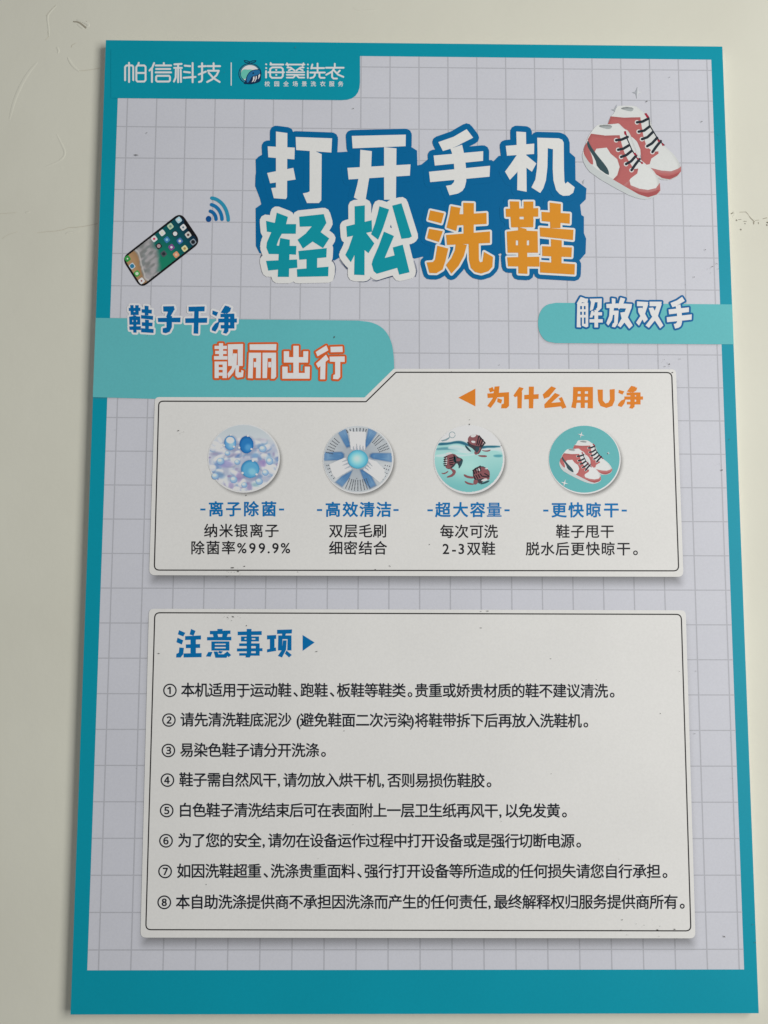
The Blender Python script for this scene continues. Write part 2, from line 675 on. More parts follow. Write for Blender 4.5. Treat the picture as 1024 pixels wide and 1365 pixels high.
wall_ridge('paint_lip', "180,560 220,590 205,640 170,690", .0008, zC)
wall_ridge('paint_lip', "420,570 480,650 540,700 590,720", .0007, zC)

# ------------------------------------------------------------------ the board
core = bpy.data.materials.new('white_foam_core')
core.use_nodes = True
core.node_tree.nodes['Principled BSDF'].inputs['Base Color'].default_value = (.76, .77, .76, 1)
core.node_tree.nodes['Principled BSDF'].inputs['Roughness'].default_value = .6
board = box_mesh('poster_board', -.2, .2, FRONT + .00001, -.0002, -.3, .3, core)
board['label'] = 'teal bordered shoe washing poster on a foam board mounted on the cream wall'
board['category'] = 'poster'

WHITE_PANEL = ink((200, 199, 196), (620, 640))
teal = ink((4, 131, 150), (700, 1325))
corners = [mm(0, 0), mm(400, 0), mm(400, 600), mm(0, 600)]
s0, s1, s2, s3 = mm(9, 9.2), mm(392.4, 9.2), mm(392.3, 575.5), mm(8.8, 575.5)
pic('border_print', [corners], 1, teal, board)
pic('grid_background', [[s0, s1, s2, s3]], 2, ink((190, 191, 198), (900, 560)), board)
gl = []
for k in range(21):
    x = 15.3 + 18.71 * k
    if x < 391:
        gl.append([mm(x - .36, 9.2), mm(x + .36, 9.2), mm(x + .36, 575.5), mm(x - .36, 575.5)])
for k in range(28):
    y = 16.6 + 21.06 * k
    if y < 574:
        gl.append([mm(9, y - .33), mm(392.4, y - .33), mm(392.4, y + .33), mm(9, y + .33)])
pic('grid_lines', gl, 3, ink((168, 169, 175), (900, 560)), board)

# ------------------------------------------------------------------ top left tab with the two names
tab = pic('header_tab', [rounded([s0[:1] and (148, 66), (480, 66), (480, 134), (148, 131)], [0, 0, 24, 0])], 5, teal, board)
LW = ink((205, 210, 208), (320, 90))
zL = zf(160, 75, 150 / 1024)
def logo(name, z, w_, runs, mat=LW, lay=6, parent=tab):
    ps = []
    for s_ in runs:
        ps += stroke(z(P(s_)), w_)
    return pic(name, ps, lay, mat, parent)
logo('company_character', zL, 2.5, ["48,220 48,100 60,86 112,86 122,98 122,220", "84,62 84,236", "150,100 160,86 222,86 234,98 234,218 222,232 160,232 150,220 150,100", "150,154 234,154", "172,62 166,86"])
logo('company_character', zL, 2.5, ["312,64 296,104 270,132", "292,112 292,236", "400,64 400,82", "326,86 466,86", "330,118 458,118", "326,149 466,149", "338,180 448,180 456,190 456,222 446,232 340,232 330,222 330,190 338,180"])
logo('company_character', zL, 2.5, ["496,76 562,72", "494,108 564,108", "530,76 530,238", "510,124 508,196 492,232", "553,126 556,236", "590,88 640,92", "584,144 638,150", "580,198 688,190", "662,64 662,238"])
logo('company_character', zL, 2.5, ["718,96 782,92", "748,66 748,214 740,230 720,236", "718,168 782,142", "796,92 912,92", "853,66 853,130", "800,134 900,134 880,174 840,212 794,236", "808,152 850,200 908,236"])
logo('divider_line', zL, 1.3, ["1013,62 1013,266"])
zM = zf(310, 75, 160 / 1024)
logo('laundry_character', zM, 2.3, ["287,70 289,71", "287,102 289,103", "287,128 287,184", "326,60 334,74", "324,73 434,73", "340,97 416,97 430,110 430,172 416,186 336,186 322,172 322,110 340,97", "306,139 440,139", "373,118 375,119", "373,161 375,162"])
logo('laundry_character', zM, 2.1, ["458,73 615,73", "466,62 474,84", "606,62 598,84", "468,98 496,98 530,124", "608,98 580,98 545,124", "500,112 480,122", "578,112 600,122", "464,138 612,138", "464,160 612,160", "464,184 520,184 538,162", "612,184 566,184 545,162"])
logo('laundry_character', zM, 2.3, ["643,72 644,73", "643,104 644,105", "643,128 643,186", "682,72 672,106", "726,64 726,140", "682,103 782,103", "664,141 788,141", "705,145 702,166 690,182 664,188", "742,145 742,176 752,186 786,186"])
logo('laundry_character', zM, 2.3, ["873,66 873,98", "798,100 948,100", "868,104 850,132 800,160", "850,140 850,180 862,192 892,192", "864,120 900,158 946,178", "916,124 900,140"])
put('tagline_lettering', letters('校园全场景洗衣服务', [310 + a * .15625 for a in (297, 378, 457, 536, 613, 690, 770, 847, 923)], 75 + 237 * .15625, 7.4, .016), 6, LW, tab)
# whale emblem
zW = zf(310, 75, 70 / 1024)
navy = ink((14, 40, 70), (330, 98))
em = pic('whale_emblem', [zW(disc(342, 345, 224, 206, 40))], 6, navy, tab)
tabpics = [
    ('emblem_ring', [zW(disc(342, 345, 208, 190, 40))], 7, (40, 132, 148)),
    ('emblem_ring', [zW(disc(345, 342, 192, 174, 40))], 8, (14, 40, 70)),
    ('emblem_spray', [zW(disc(345, 340, 180, 162, 40))], 9, (196, 206, 204)),
    ('emblem_wave', [zW(smooth(P("175,300 215,258 300,270 345,262 420,280 360,320 300,380 270,440 220,458 180,420 162,360"), 2))], 10, (92, 170, 155)),
]
for nm, ps, ly, c in tabpics:
    pic(nm, ps, ly, ink(c, (330, 98)), tab)
pic('whale_body', [zW(smooth(P("545,265 470,262 400,275 335,310 290,370 265,440 250,500 215,545 330,552 400,545 470,530 545,500 560,420 555,320"), 1))], 11, navy, tab)
pic('whale_body', [zW(smooth(P("538,280 470,276 405,288 345,322 302,376 282,440 275,500 300,535 350,470 372,410 420,395 500,370 545,335"), 1))], 12, ink((30, 96, 140), (330, 98)), tab)
pic('whale_belly', [zW(P(s)) for s in ("405,412 432,402 435,450 410,500 375,520 400,470", "455,400 475,392 478,440 450,495 420,520 450,460", "505,385 540,350 542,390 525,430 495,460 508,420")], 13, ink((205, 205, 205), (330, 98)), tab)
pic('whale_eye', [zW(disc(408, 340, 17, 17, 12))], 13, navy, tab)
ps = []
for s_ in ("345,150 335,125 350,112", "345,118 290,95 230,90 250,125 330,138", "345,118 390,95 460,92 440,120 370,136"):
    ps += stroke(zW(P(s_)), 1.0)
pic('whale_tail', ps, 7, navy, tab)

# ------------------------------------------------------------------ headline
S120 = 120 / 1024
headline = pic('headline_backing', [P("341,213 345,209 349,206.7 454.8,203 548,196 556,201 556.5,220.8 562,219.5 570,213 650,213 657.4,215.8 665,208 760,204 766.8,210 767.2,240.3 781.8,251.3 780.8,266 773.3,273.3 775,286.7 778.4,289 778.4,311 781.3,318.4 780.6,338 773.3,346.5 720,351 667,338 640,350 563,342.5 553,345 545,342 530,345 458,340.5 446,347.5 438,345 380,345 346,337.5 341.3,328 341,277.8 348.6,272.5 346.8,265 340.3,248 340.8,234 341.4,231")], 6, ink((0, 90, 138), (560, 260)), board)
BLUE = ink((0, 90, 138), (560, 260))
HW = ink((205, 202, 198), (540, 270))
TEALT = ink((10, 130, 143), (460, 320))
ORNG = ink((200, 132, 38), (670, 320))
G = {}
G['da'] = (zf(335, 160, S120), ["282,135 412,152 408,880 395,903 258,893 228,778 282,772", "188,303 496,318 492,452 195,428", "182,606 480,548 506,680 216,724", "506,197 920,212 912,374 512,345", "666,346 720,354 802,392 798,915 770,948 635,948 588,838 640,828 665,815"], [])
G['kai'] = (zf(440, 160, S120), ["248,185 862,170 860,302 258,326", "345,342 476,358 468,560 440,700 405,915 330,915 272,885 310,740 338,600", "615,312 756,326 750,910 615,910", "198,548 916,508 908,636 212,680"], [])
SHOU = ["208,255 380,195 530,108 604,205 470,272 440,290 350,330 260,356", "154,408 718,358 716,468 168,522", "102,592 796,524 790,648 115,710", "345,330 478,285 495,360 515,480 524,560 525,700 508,770 480,810 430,840 335,860 295,752 355,742 385,710 395,660 385,500 360,370"]
G['shou'] = (zf(560, 160, S120), SHOU, [])
G['ji'] = (zf(665, 160, S120), ["198,135 308,142 312,400 316,820 208,800 212,560 205,400", "78,298 402,272 400,390 92,410", "205,400 290,360 260,500 205,600 125,685 70,590 130,510", "270,350 300,395 426,498 375,592 312,545 260,470", "436,205 680,212 720,228 737,260 740,560 745,700 755,728 782,706 862,768 845,830 800,862 730,866 690,845 650,800 620,690 612,560 615,336 556,324 552,540 535,690 505,780 470,834 370,770 415,680 432,560 440,420"], [])
G['qing'] = (zf(335, 265, S120), ["170,255 275,280 400,292 512,292 508,402 345,402 180,378", "292,162 418,210 400,285 345,410 312,470 292,530 300,560 230,630 202,632 174,560 180,500 230,385 272,270", "176,560 230,536 515,540 510,640 430,635 205,632", "332,450 440,470 430,892 303,892 318,540", "170,710 522,694 526,788 195,820", "546,208 826,178 856,280 790,385 700,490 590,570 528,470 620,400 690,318 553,322", "786,380 888,455 818,565 690,484 720,400", "538,598 860,565 855,670 548,698", "630,660 752,660 750,800 630,800", "520,805 880,776 876,885 525,892"], [])
G['song'] = (zf(445, 260, S120), ["238,132 354,122 352,400 350,915 232,910 238,650 240,400", "143,360 432,290 436,420 152,482", "218,470 300,430 280,560 240,680 195,768 132,685 170,610", "300,420 370,435 462,555 395,665 340,620 300,500", "520,132 630,168 560,380 505,512 425,450 470,330 500,220", "665,125 770,98 888,475 860,492 770,502", "572,420 685,470 580,720 692,690 672,600 785,568 862,882 745,910 722,832 490,900 455,870 432,790 445,740 510,590"], [])
G['xi'] = (zf(555, 260, S120), ["160,178 316,212 285,326 135,286", "148,388 302,415 258,538 122,495", "240,580 365,612 330,760 300,850 230,892 150,890 118,770 190,765 215,735", "395,130 502,150 490,225 455,412 345,375 380,230", "535,92 655,96 652,560 540,560", "455,222 540,222 798,206 800,332 465,350", "340,458 838,418 838,548 350,572", "450,555 575,570 540,700 480,810 400,898 338,800 400,720 440,630", "595,540 710,540 712,740 725,770 755,760 770,650 872,708 865,820 820,870 740,896 670,880 620,830 600,740"], [])
XIE = ["78,160 448,152 448,250 82,252", "125,75 230,78 238,350 140,368", "282,78 392,78 392,362 286,362", "135,280 395,280 390,370 145,372", "90,420 220,405 440,415 445,660 100,660", "220,368 312,390 320,420 325,900 222,895", "95,712 460,705 462,818 105,815", "578,90 705,105 700,380 585,380", "485,195 808,215 805,330 488,300", "465,372 848,400 842,515 470,475", "592,505 715,520 712,800 598,800", "492,585 830,600 825,710 494,697", "468,762 864,790 860,908 470,885"]
XIEH = ["193,520 220,520 220,575 193,575", "318,520 345,520 345,575 318,575"]
G['xie'] = (zf(665, 260, S120), XIE, XIEH)
heads = {}
out_blue = []
for key in ('da', 'kai', 'shou', 'ji'):
    z, ss, hh = G[key]
    heads[key] = Z(z, *ss)
    pic('headline_outline', grown(heads[key], 8.0), 7 + 0.2 * 'da kai shou ji'.split().index(key), BLUE, headline)
for key in ('xi', 'xie'):
    z, ss, hh = G[key]
    heads[key] = Z(z, *ss)
    pic('headline_outline', grown(heads[key], 8.4), 8 + .2 * (key == 'xie'), BLUE, headline)
    pic('headline_rim', grown(heads[key], 2.6), 9 + .2 * (key == 'xie'), HW, headline)
for key in ('qing', 'song'):
    z, ss, hh = G[key]
    heads[key] = Z(z, *ss)
    pic('headline_rim', grown(heads[key], 8.5), 11 + .2 * (key == 'song'), HW, headline)
for key, mat, ly in (('da', HW, 10), ('kai', HW, 10), ('shou', HW, 10), ('ji', HW, 10), ('qing', TEALT, 13), ('song', TEALT, 13), ('xi', ORNG, 13), ('xie', ORNG, 13)):
    z, ss, hh = G[key]
    pic('headline_character', heads[key], ly, mat, headline, holes=Z(z, *hh))
ps = []
dn = []
zs_, zq_ = G['song'][0], G['qing'][0]
for z, s_, w0, w1 in ((zs_, "70,740 100,785 130,815 156,842", .5, 1.3), (zs_, "442,976 490,981 560,958 668,926", .4, 1.4), (zs_, "285,990 340,990 385,982 418,956", .4, .9), (zs_, "915,750 935,810 946,870 930,930", .4, .9),
                      (zq_, "925,705 950,745 962,800 955,860 940,920", .9, .4), (zq_, "120,640 116,655 108,668", .8, .8)):
    pic('headline_pen_line', stroke(z(P(s_)), w0, True, w1), 14, ink((40, 62, 92), (460, 370)), headline)

# ------------------------------------------------------------------ ribbons
RIB = ink((84, 160, 164), (420, 450))
def ribbon(poly, lab, sh):
    o = pic('ribbon', [poly], 5.5, RIB, board, label=lab)
    return o
rl = [mm(0, 0)]
lx0, lz0 = unproject(129, 424)
e0, e1 = project(-.2, unproject(129, 424)[1]), project(-.2, unproject(124.5, 529.5)[1])
rib_l = ribbon([e0, (478, 427.5)] + smooth(P("478,427.5 498,430 513,439 522,455 525,474 525.5,492"), 2, False) + [(525.5, 500), (500, 540), e1], 'long light teal ribbon with rounded right end', 0)
f0, f1 = project(.2, unproject(977.5, 406)[1]), project(.2, unproject(980, 459.2)[1])
rib_r = ribbon([f0, f1] + smooth(P("741,457.4 727,455 719,444 716.8,431 719,417 727,406.5 741,403.8"), 2, False), 'short light teal ribbon with rounded left end', 0)
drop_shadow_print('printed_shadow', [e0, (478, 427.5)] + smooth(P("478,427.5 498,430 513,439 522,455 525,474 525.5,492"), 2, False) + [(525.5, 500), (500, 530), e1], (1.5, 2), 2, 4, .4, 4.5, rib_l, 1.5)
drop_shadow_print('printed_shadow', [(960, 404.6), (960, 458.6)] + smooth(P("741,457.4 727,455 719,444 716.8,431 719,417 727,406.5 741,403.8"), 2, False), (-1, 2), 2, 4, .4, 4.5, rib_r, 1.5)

def caption(parent, name, z, chars, edge, inner, d, lay=7, hole_list=None, shadow=True):
    for i, ss in enumerate(chars):
        polys = Z(z, *ss) if not callable(ss) else ss()
        hs = Z(z, *hole_list[i]) if hole_list and hole_list[i] else []
        pic(name + '_outline', grown(polys, d), lay + .15 * i, edge, parent)
        pic(name, polys, lay + 2, inner, parent, holes=hs)

def remap(strs, src, dst):
    fb = fitbox(src, dst)
    return [' '.join('%.1f,%.1f' % q for q in fb(P(s))) for s in strs]

zc1 = zf(160, 400, 170 / 1024)
JING = ["745,85 790,100 775,132 742,115", "765,190 802,170 790,220 768,255 738,245 740,225", "845,45 882,55 845,112 810,102", "838,60 894,62 886,92 860,112 830,100", "808,112 918,110 918,138 808,140", "790,150 940,150 940,182 790,182", "810,202 920,202 920,230 810,230", "885,112 920,112 920,230 885,230", "838,120 875,120 872,252 855,272 828,265 838,240"]
caption(rib_l, 'slogan_character', zc1,
        [remap(XIE, (78, 75, 864, 908), (72, 42, 272, 266)),
         ["348,52 435,50 440,80 420,96 350,94", "400,60 442,72 400,145 372,135", "305,145 488,142 486,180 308,178", "376,130 420,130 418,220 400,256 370,268 345,262 345,228 375,222"],
         ["552,55 682,52 680,92 552,94", "525,148 702,144 700,184 526,186", "598,85 634,85 630,272 592,270"],
         JING], ink((202, 204, 204), (240, 430)), ink((0, 86, 138), (240, 430)), 2.6,
        hole_list=[remap(XIEH, (78, 75, 864, 908), (72, 42, 272, 266)), None, None, None])
zc2 = zf(275, 450, 200 / 1024)
caption(rib_l, 'slogan_character', zc2,
        [["58,58 142,58 142,80 58,80", "62,92 140,92 140,114 62,114", "54,128 146,128 146,152 54,152", "88,40 116,40 116,150 88,150", "58,165 142,165 142,278 112,278 112,262 86,262 86,278 58,278", "148,48 252,45 250,195 216,195 216,82 182,82 182,195 150,195", "184,110 212,110 208,190 185,240 152,278 146,248 175,210", "200,190 226,190 222,238 240,240 240,222 256,228 252,270 215,276 200,260"],
         ["297,48 480,46 478,88 298,86", "292,105 375,105 372,278 340,278 342,142 322,142 318,280 285,278", "325,168 346,168 346,205 325,205", "385,105 477,105 478,268 465,282 443,282 446,142 420,142 415,278 385,278", "424,168 444,168 444,205 424,205"],
         ["595,58 632,58 632,260 595,260", "530,95 566,95 566,135 663,135 663,95 697,95 695,172 530,172", "520,200 556,200 556,243 673,243 673,200 708,200 706,282 520,282"],
         ["820,55 834,88 760,130 748,100", "818,118 836,150 765,208 750,180", "780,185 815,160 812,286 778,286", "848,65 930,62 932,100 850,102", "842,132 945,130 945,168 845,166", "880,160 915,160 915,270 900,286 866,284 868,258 880,252"]],
        ink((182, 82, 36), (370, 480)), ink((212, 208, 206), (370, 480)), 2.7, lay=10,
        hole_list=[["86,186 113,186 113,204 86,204", "86,222 113,222 113,240 86,240"], None, None, None])
zc3 = zf(755, 388, 180 / 1024)
caption(rib_r, 'slogan_character', zc3,
        [["108,45 138,56 104,108 78,96", "104,55 165,60 158,95 110,85", "82,95 165,90 165,270 150,277 128,268 112,262 108,277 78,275", "175,60 268,58 266,130 244,152 222,140 234,125 236,86 216,86 202,140 178,152 186,86", "190,150 207,152 197,202 176,202", "185,162 270,162 270,186 185,186", "175,215 275,215 275,240 175,240", "212,145 240,145 240,277 212,277"],
         ["343,55 372,60 370,100 345,98", "302,100 395,95 395,130 304,130", "328,120 362,120 346,220 318,263 302,245 324,190", "345,150 396,150 388,250 368,277 345,272 350,250 362,240 364,182 345,182", "410,50 446,60 422,120 395,142 390,120", "405,95 497,100 492,135 405,132", "455,125 492,130 460,215 410,277 388,262 430,190", "408,165 440,160 502,262 476,287 420,215"],
         ["535,80 620,85 612,116 535,116", "585,95 620,100 590,190 550,264 528,240 565,185", "543,130 572,128 617,215 590,242 545,162", "630,82 722,82 716,116 630,116", "690,95 722,100 690,200 625,280 600,262 655,190", "624,130 656,126 734,262 710,284 640,180"],
         remap(SHOU, (102, 108, 796, 860), (760, 45, 950, 286))],
        ink((0, 90, 145), (845, 420)), ink((214, 214, 214), (845, 420)), 2.5,
        hole_list=[["104,115 118,115 118,140 104,140", "132,115 145,115 145,140 132,140", "104,158 118,158 118,182 104,182", "132,158 145,158 145,182 132,182", "106,202 118,202 118,264 106,264", "132,202 145,202 145,250 132,250"], None, None, None])

# ------------------------------------------------------------------ the two white panels
PLINE = ink((36, 34, 34), (560, 640))
def band(poly, w_):
    return stroke(list(poly) + [poly[0]], w_)
ro = rounded(P("206.7,529.5 486,530 525,491.8 901,492.5 911,769 199,766.8"), [6, 1, 1, 6, 8, 8])
reasons = pic('reasons_panel', [ro], 8, WHITE_PANEL, board)
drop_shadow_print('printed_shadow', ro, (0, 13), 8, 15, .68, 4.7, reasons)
pic('panel_outline', band(rounded(P("212,535 488,535.7 528,496.5 895.3,496.8 904.6,761 206,760"), [6, 1, 1, 7, 7, 7]), 1.6), 9, PLINE, reasons)
no = rounded(P("198.8,811.5 914,813.6 927,1250.6 187.4,1249.6"), [7, 7, 8, 8])
notice = pic('notice_panel', [no], 8, WHITE_PANEL, board)
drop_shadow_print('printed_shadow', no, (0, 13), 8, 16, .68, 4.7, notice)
pic('panel_outline', band(rounded(P("206.7,816.8 908,819 920.8,1240.6 194.7,1239"), [7, 7, 7, 7]), 1.6), 9, PLINE, notice)

zq = zf(600, 505, 270 / 1024)
OR2 = ink((203, 118, 36), (740, 530))
pic('heading_arrow', Z(zq, "42,96 128,50 128,140"), 9, OR2, reasons)
wsm = [["195,50 215,42 224,62 202,70", "188,75 298,68 296,90 190,98", "225,40 250,38 246,80 226,120 205,148 188,138 215,100", "272,75 298,72 298,138 285,150 258,150 260,130 272,125", "240,98 264,106 258,126 238,118"],
       ["350,42 372,48 350,84 328,94 320,85", "340,78 364,65 362,150 340,150", "375,82 448,78 447,102 375,105", "398,40 424,40 420,150 398,150"],
       ["512,38 536,48 500,92 475,102 468,80", "530,72 556,82 512,122 560,118 548,100 565,92 588,145 568,152 560,140 478,149 476,130"],
       ["622,42 722,42 722,150 695,150 697,64 646,64 642,112 635,150 612,145 620,110", "635,76 700,76 700,91 635,91", "630,108 700,108 700,122 630,122", "660,45 681,45 681,148 660,148"],
       ["745,55 772,55 772,110 785,125 800,120 808,105 806,55 832,52 832,110 820,138 790,148 760,138 748,112"],
       remap(JING, (738, 45, 940, 272), (848, 36, 975, 152))]
for ss in wsm:
    pic('heading_character', Z(zq, *ss), 9, OR2, reasons)
zn = zf(225, 830, 205 / 1024)
BL2 = ink((0, 90, 142), (320, 858))
zysx = [(["70,50 112,68 98,92 62,78", "60,100 98,118 88,146 52,130", "72,165 102,168 98,210 80,232 50,232 52,208 68,200", "150,42 180,55 166,88 140,78", "110,90 216,85 216,112 110,116", "115,145 210,142 210,168 115,170", "100,205 220,202 220,230 100,232", "146,100 182,100 182,220 146,220"], []),
        (["275,55 412,52 412,75 275,78", "325,42 360,42 358,60 325,60", "293,72 325,72 332,100 300,100", "360,72 396,72 386,100 355,100", "256,96 418,94 418,118 256,118", "285,125 405,125 405,186 285,186", "265,195 292,195 280,227 248,225", "300,192 326,192 332,210 368,210 378,200 398,212 385,234 312,234", "335,188 362,192 350,207 330,202", "390,190 417,216 400,230 378,205"], ["308,140 380,140 380,148 308,148", "308,162 380,162 380,171 308,171"]),
        (["460,60 620,56 620,82 460,84", "520,42 552,42 550,215 540,232 512,232 514,214 520,212", "482,92 602,92 602,125 482,125", "470,138 605,138 605,156 470,156", "455,172 625,170 625,190 455,192", "470,203 605,203 605,220 470,220", "580,138 606,138 606,220 580,220"], ["506,104 518,104 518,113 506,113", "554,104 578,104 578,113 554,113"]),
        (["655,85 716,82 716,108 655,112", "674,100 705,100 705,185 674,185", "655,178 714,165 716,188 655,198", "722,48 822,45 820,72 722,75", "730,85 818,85 818,185 790,185 792,110 758,110 756,185 728,185", "761,118 786,118 782,180 755,232 727,222 755,180", "785,185 820,215 802,232 774,206", "755,65 782,70 776,90 755,90"], [])]
for ss, hh in zysx:
    pic('heading_character', Z(zn, *ss), 9, BL2, notice, holes=Z(zn, *hh))
pic('heading_arrow', Z(zn, "892,82 972,132 892,188"), 9, BL2, notice)

TXT = ink((26, 29, 36), (520, 1040))
rows = [("①", 226.8, "本机适用于运动鞋、跑鞋、板鞋等鞋类。贵重或娇贵材质的鞋不建议清洗。", 242, 822, 919.5, 920.8),
        ("②", 225.5, "请先清洗鞋底泥沙 (避免鞋面二次污染)将鞋带拆下后再放入洗鞋机。", 241, 787, 959, 960.6),
        ("③", 224.8, "易染色鞋子请分开洗涤。", 240.5, 437.5, 999.5, 999.8),
        ("④", 223.5, "鞋子需自然风干,请勿放入烘干机,否则易损伤鞋胶。", 239.5, 658, 1039, 1040.3),
        ("⑤", 222.5, "白色鞋子清洗结束后可在表面附上一层卫生纸再风干,以免发黄。", 238.5, 758.5, 1079.5, 1080.4),
        ("⑥", 221.6, "为了您的安全,请勿在设备运作过程中打开设备或是强行切断电源。", 237.8, 777.5, 1119.8, 1120.5),
        ("⑦", 220.4, "如因洗鞋超重、洗涤贵重面料、强行打开设备等所造成的任何损失请您自行承担。", 236.4, 892.5, 1160.6, 1161),
        ("⑧", 219.3, "本自助洗涤提供商不承担因洗涤而产生的任何责任,最终解释权归服务提供商所有。", 235, 915.5, 1201.8, 1201.8)]
for i, (num, nx_, tx, x0, x1, y0, y1) in enumerate(rows):
    e = 20.0 + .07 * i
    a = letters(num, [nx_], [y0 + .3], e * 1.06, .014)
    b = line_text(tx, x0, x1, y0, y1, e * 1.0, .017, .955)
    n = len(a[0])
    put('notice_line', (a[0] + b[0], a[1] + [[n + k for k in fc] for fc in b[1]]), 9, TXT, notice)

zt1, zt2 = zf(190, 540, 370 / 1024), zf(550, 540, 370 / 1024)
BL3 = ink((12, 100, 156), (560, 680))
def cap(name, z, text, xs, y, em_, bold, mat, sx=1.0):
    xs2 = [z([(a, y)])[0][0] for a in xs]
    put(name, letters(text, xs2, z([(0, y)])[0][1], em_, bold, sx), 9, mat, reasons)
def dashed(z, text, xs, y, d0, d1):
    cap('reason_title', z, text, xs, y, 21.0, .025, BL3)
    for d in (d0, d1):
        pic('title_dash', [z(P("%d,%d %d,%d %d,%d %d,%d" % (d[0], y - 1, d[1], y - 1, d[1], y + 6, d[0], y + 6)))], 9, BL3, reasons)
dashed(zt1, '离子除菌', [272, 336, 401, 467], 383, (214, 233), (504, 523))
dashed(zt1, '高效清洁', [703, 767, 829, 891], 385, (644, 663), (926, 945))
dashed(zt2, '超大容量', [112, 177, 240, 301], 386, (55, 75), (339, 358))
dashed(zt2, '更快晾干', [540, 603, 667, 733], 387, (482, 501), (771, 790))
TX2 = ink((30, 30, 34), (560, 720))
cap('reason_text', zt1, '纳米银离子', [253, 309, 364, 421, 478], 463, 19.2, .014, TX2)
cap('reason_text', zt1, '除菌率%99.9%', [204, 261, 318, 367, 406, 441, 466, 491, 528], 526, 19.2, .014, TX2)
cap('reason_text', zt1, '双层毛刷', [714, 769, 823, 876], 464, 19.2, .014, TX2)
cap('reason_text', zt1, '细密结合', [714, 768, 823, 877], 527, 19.2, .014, TX2)
cap('reason_text', zt2, '每次可洗', [127, 181, 236, 289], 466, 19.2, .014, TX2)
cap('reason_text', zt2, '2-3双鞋', [123, 153, 180, 226, 280], 529, 19.2, .014, TX2)
cap('reason_text', zt2, '鞋子甩干', [554, 609, 663, 718], 466, 19.2, .014, TX2)
cap('reason_text', zt2, '脱水后更快晾干。', [443, 498, 553, 609, 665, 721, 778, 822], 530, 19.2, .014, TX2)

# ------------------------------------------------------------------ round pictures in the reasons panel
def medallion(name, cx, cy, rx, ry, rgb, lab):
    base = pic(name, [disc(cx, cy, rx + 1.2, ry + 1.2, 64)], 11, ink((214, 216, 214), (cx, cy)), board, label=lab)
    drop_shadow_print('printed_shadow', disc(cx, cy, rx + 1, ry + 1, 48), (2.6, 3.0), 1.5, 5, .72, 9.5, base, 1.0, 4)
    pic('picture_ground', [disc(cx - .4, cy - .6, rx, ry, 64)], 12, ink(rgb, (cx, cy)), base)
    return base
def clip_disc(p, cx, cy, rx, ry):
    out = []
    for x, y in p:
        k = math.hypot((x - cx) / rx, (y - cy) / ry)
        out.append((x, y) if k <= 1 else (cx + (x - cx) / k, cy + (y - cy) / k))
    return out

# ion picture: three blue balls over a heap of pale fibres
zi = zf(265, 560, S120)
m1 = medallion('ion_picture', 325.2, 611.2, 47.0, 44.6, (196, 202, 204), 'round picture of blue balls over pale fibres')
C1 = (324.8, 610.6, 46.6, 44.2)
rng = random.Random(7)
pa = Painting(disc(C1[0], C1[1], C1[2], C1[3], 64))
X, Y = pa.X, pa.Y
v = (Y - (C1[1] - C1[3])) / (2 * C1[3])
pa.fill((172, 180, 184))
pa.fill((188, 192, 196), np.clip((v - .1) * 3, 0, 1))
pa.fill((158, 164, 180), np.clip((v - .2) * 5, 0, 1) * np.clip(vnoise(X, Y, .13, 3) * 2.4 - .6, 0, 1))
pa.fill((112, 138, 172), np.clip((v - .22) * 5, 0, 1) * np.clip(vnoise(X, Y, .17, 5) * 3.2 - 1.8, 0, 1))
pa.fill((132, 122, 156), np.clip((v - .3) * 5, 0, 1) * np.clip(vnoise(X, Y, .2, 9) * 3.2 - 2.1, 0, 1))
rods = []
for k in range(52):
    yy = rng.uniform(.24, 1.0)
    rods.append((yy, rng.uniform(.02, .98), rng.uniform(4.0, 7.6), rng.uniform(2.8, 4.4), rng.gauss(0, .5)))
rods.sort()
for yy, xx, rx, ry, rt in rods:
    cx, cy = C1[0] - C1[2] + 2 * C1[2] * xx, C1[1] - C1[3] + 2 * C1[3] * yy
    pa.blob(cx + .6, cy + 1.6, rx, ry, rt, rng.choice([(126, 134, 158), (98, 130, 166), (140, 146, 156), (128, 126, 154), (112, 148, 176)]), 1.8, .85, 2.4)
    pa.blob(cx, cy, rx, ry, rt, (182, 184, 192), 1.6, .95, 2.6)
    pa.blob(cx - .3, cy - ry * .35, rx * .8, ry * .5, rt, (202, 204, 207), 1.6, .9, 2.4)
for x, y, a, b, rt, c in ((300, 500, 95, 42, .1, (132, 130, 174)), (235, 490, 38, 30, 0, (98, 132, 176)), (235, 625, 60, 36, .3, (96, 130, 166)), (460, 650, 36, 56, .2, (132, 118, 160)), (725, 495, 46, 40, 0, (140, 120, 166)), (800, 450, 36, 52, 0, (132, 162, 184)), (700, 300, 48, 26, 0, (96, 132, 170)),
                       (645, 405, 46, 28, 0, (96, 136, 176)), (370, 745, 30, 40, 0, (140, 130, 166)), (580, 765, 28, 36, 0, (140, 128, 164)), (650, 735, 42, 24, 0, (120, 158, 166)), (190, 385, 70, 16, -.1, (136, 134, 160)), (395, 400, 66, 20, -.2, (136, 132, 160)), (450, 408, 28, 14, -.6, (60, 100, 156)), (720, 225, 52, 12, .1, (150, 150, 164))):
    q = zi([(x, y)])[0]
    pa.blob(q[0], q[1], a * S120, b * S120, rt, c, 3.0, .75)
for x, y, a, b in ((360, 262, 72, 86), (545, 282, 84, 102), (588, 558, 108, 106)):
    q = zi([(x, y)])[0]
    pa.blob(q[0] + 1, q[1] + 1.5, a * S120 + 1.5, b * S120 + 1.5, 0, (120, 130, 156), 3, .6)
pa.done('picture_fibres', 12.5, m1, (325, 610))
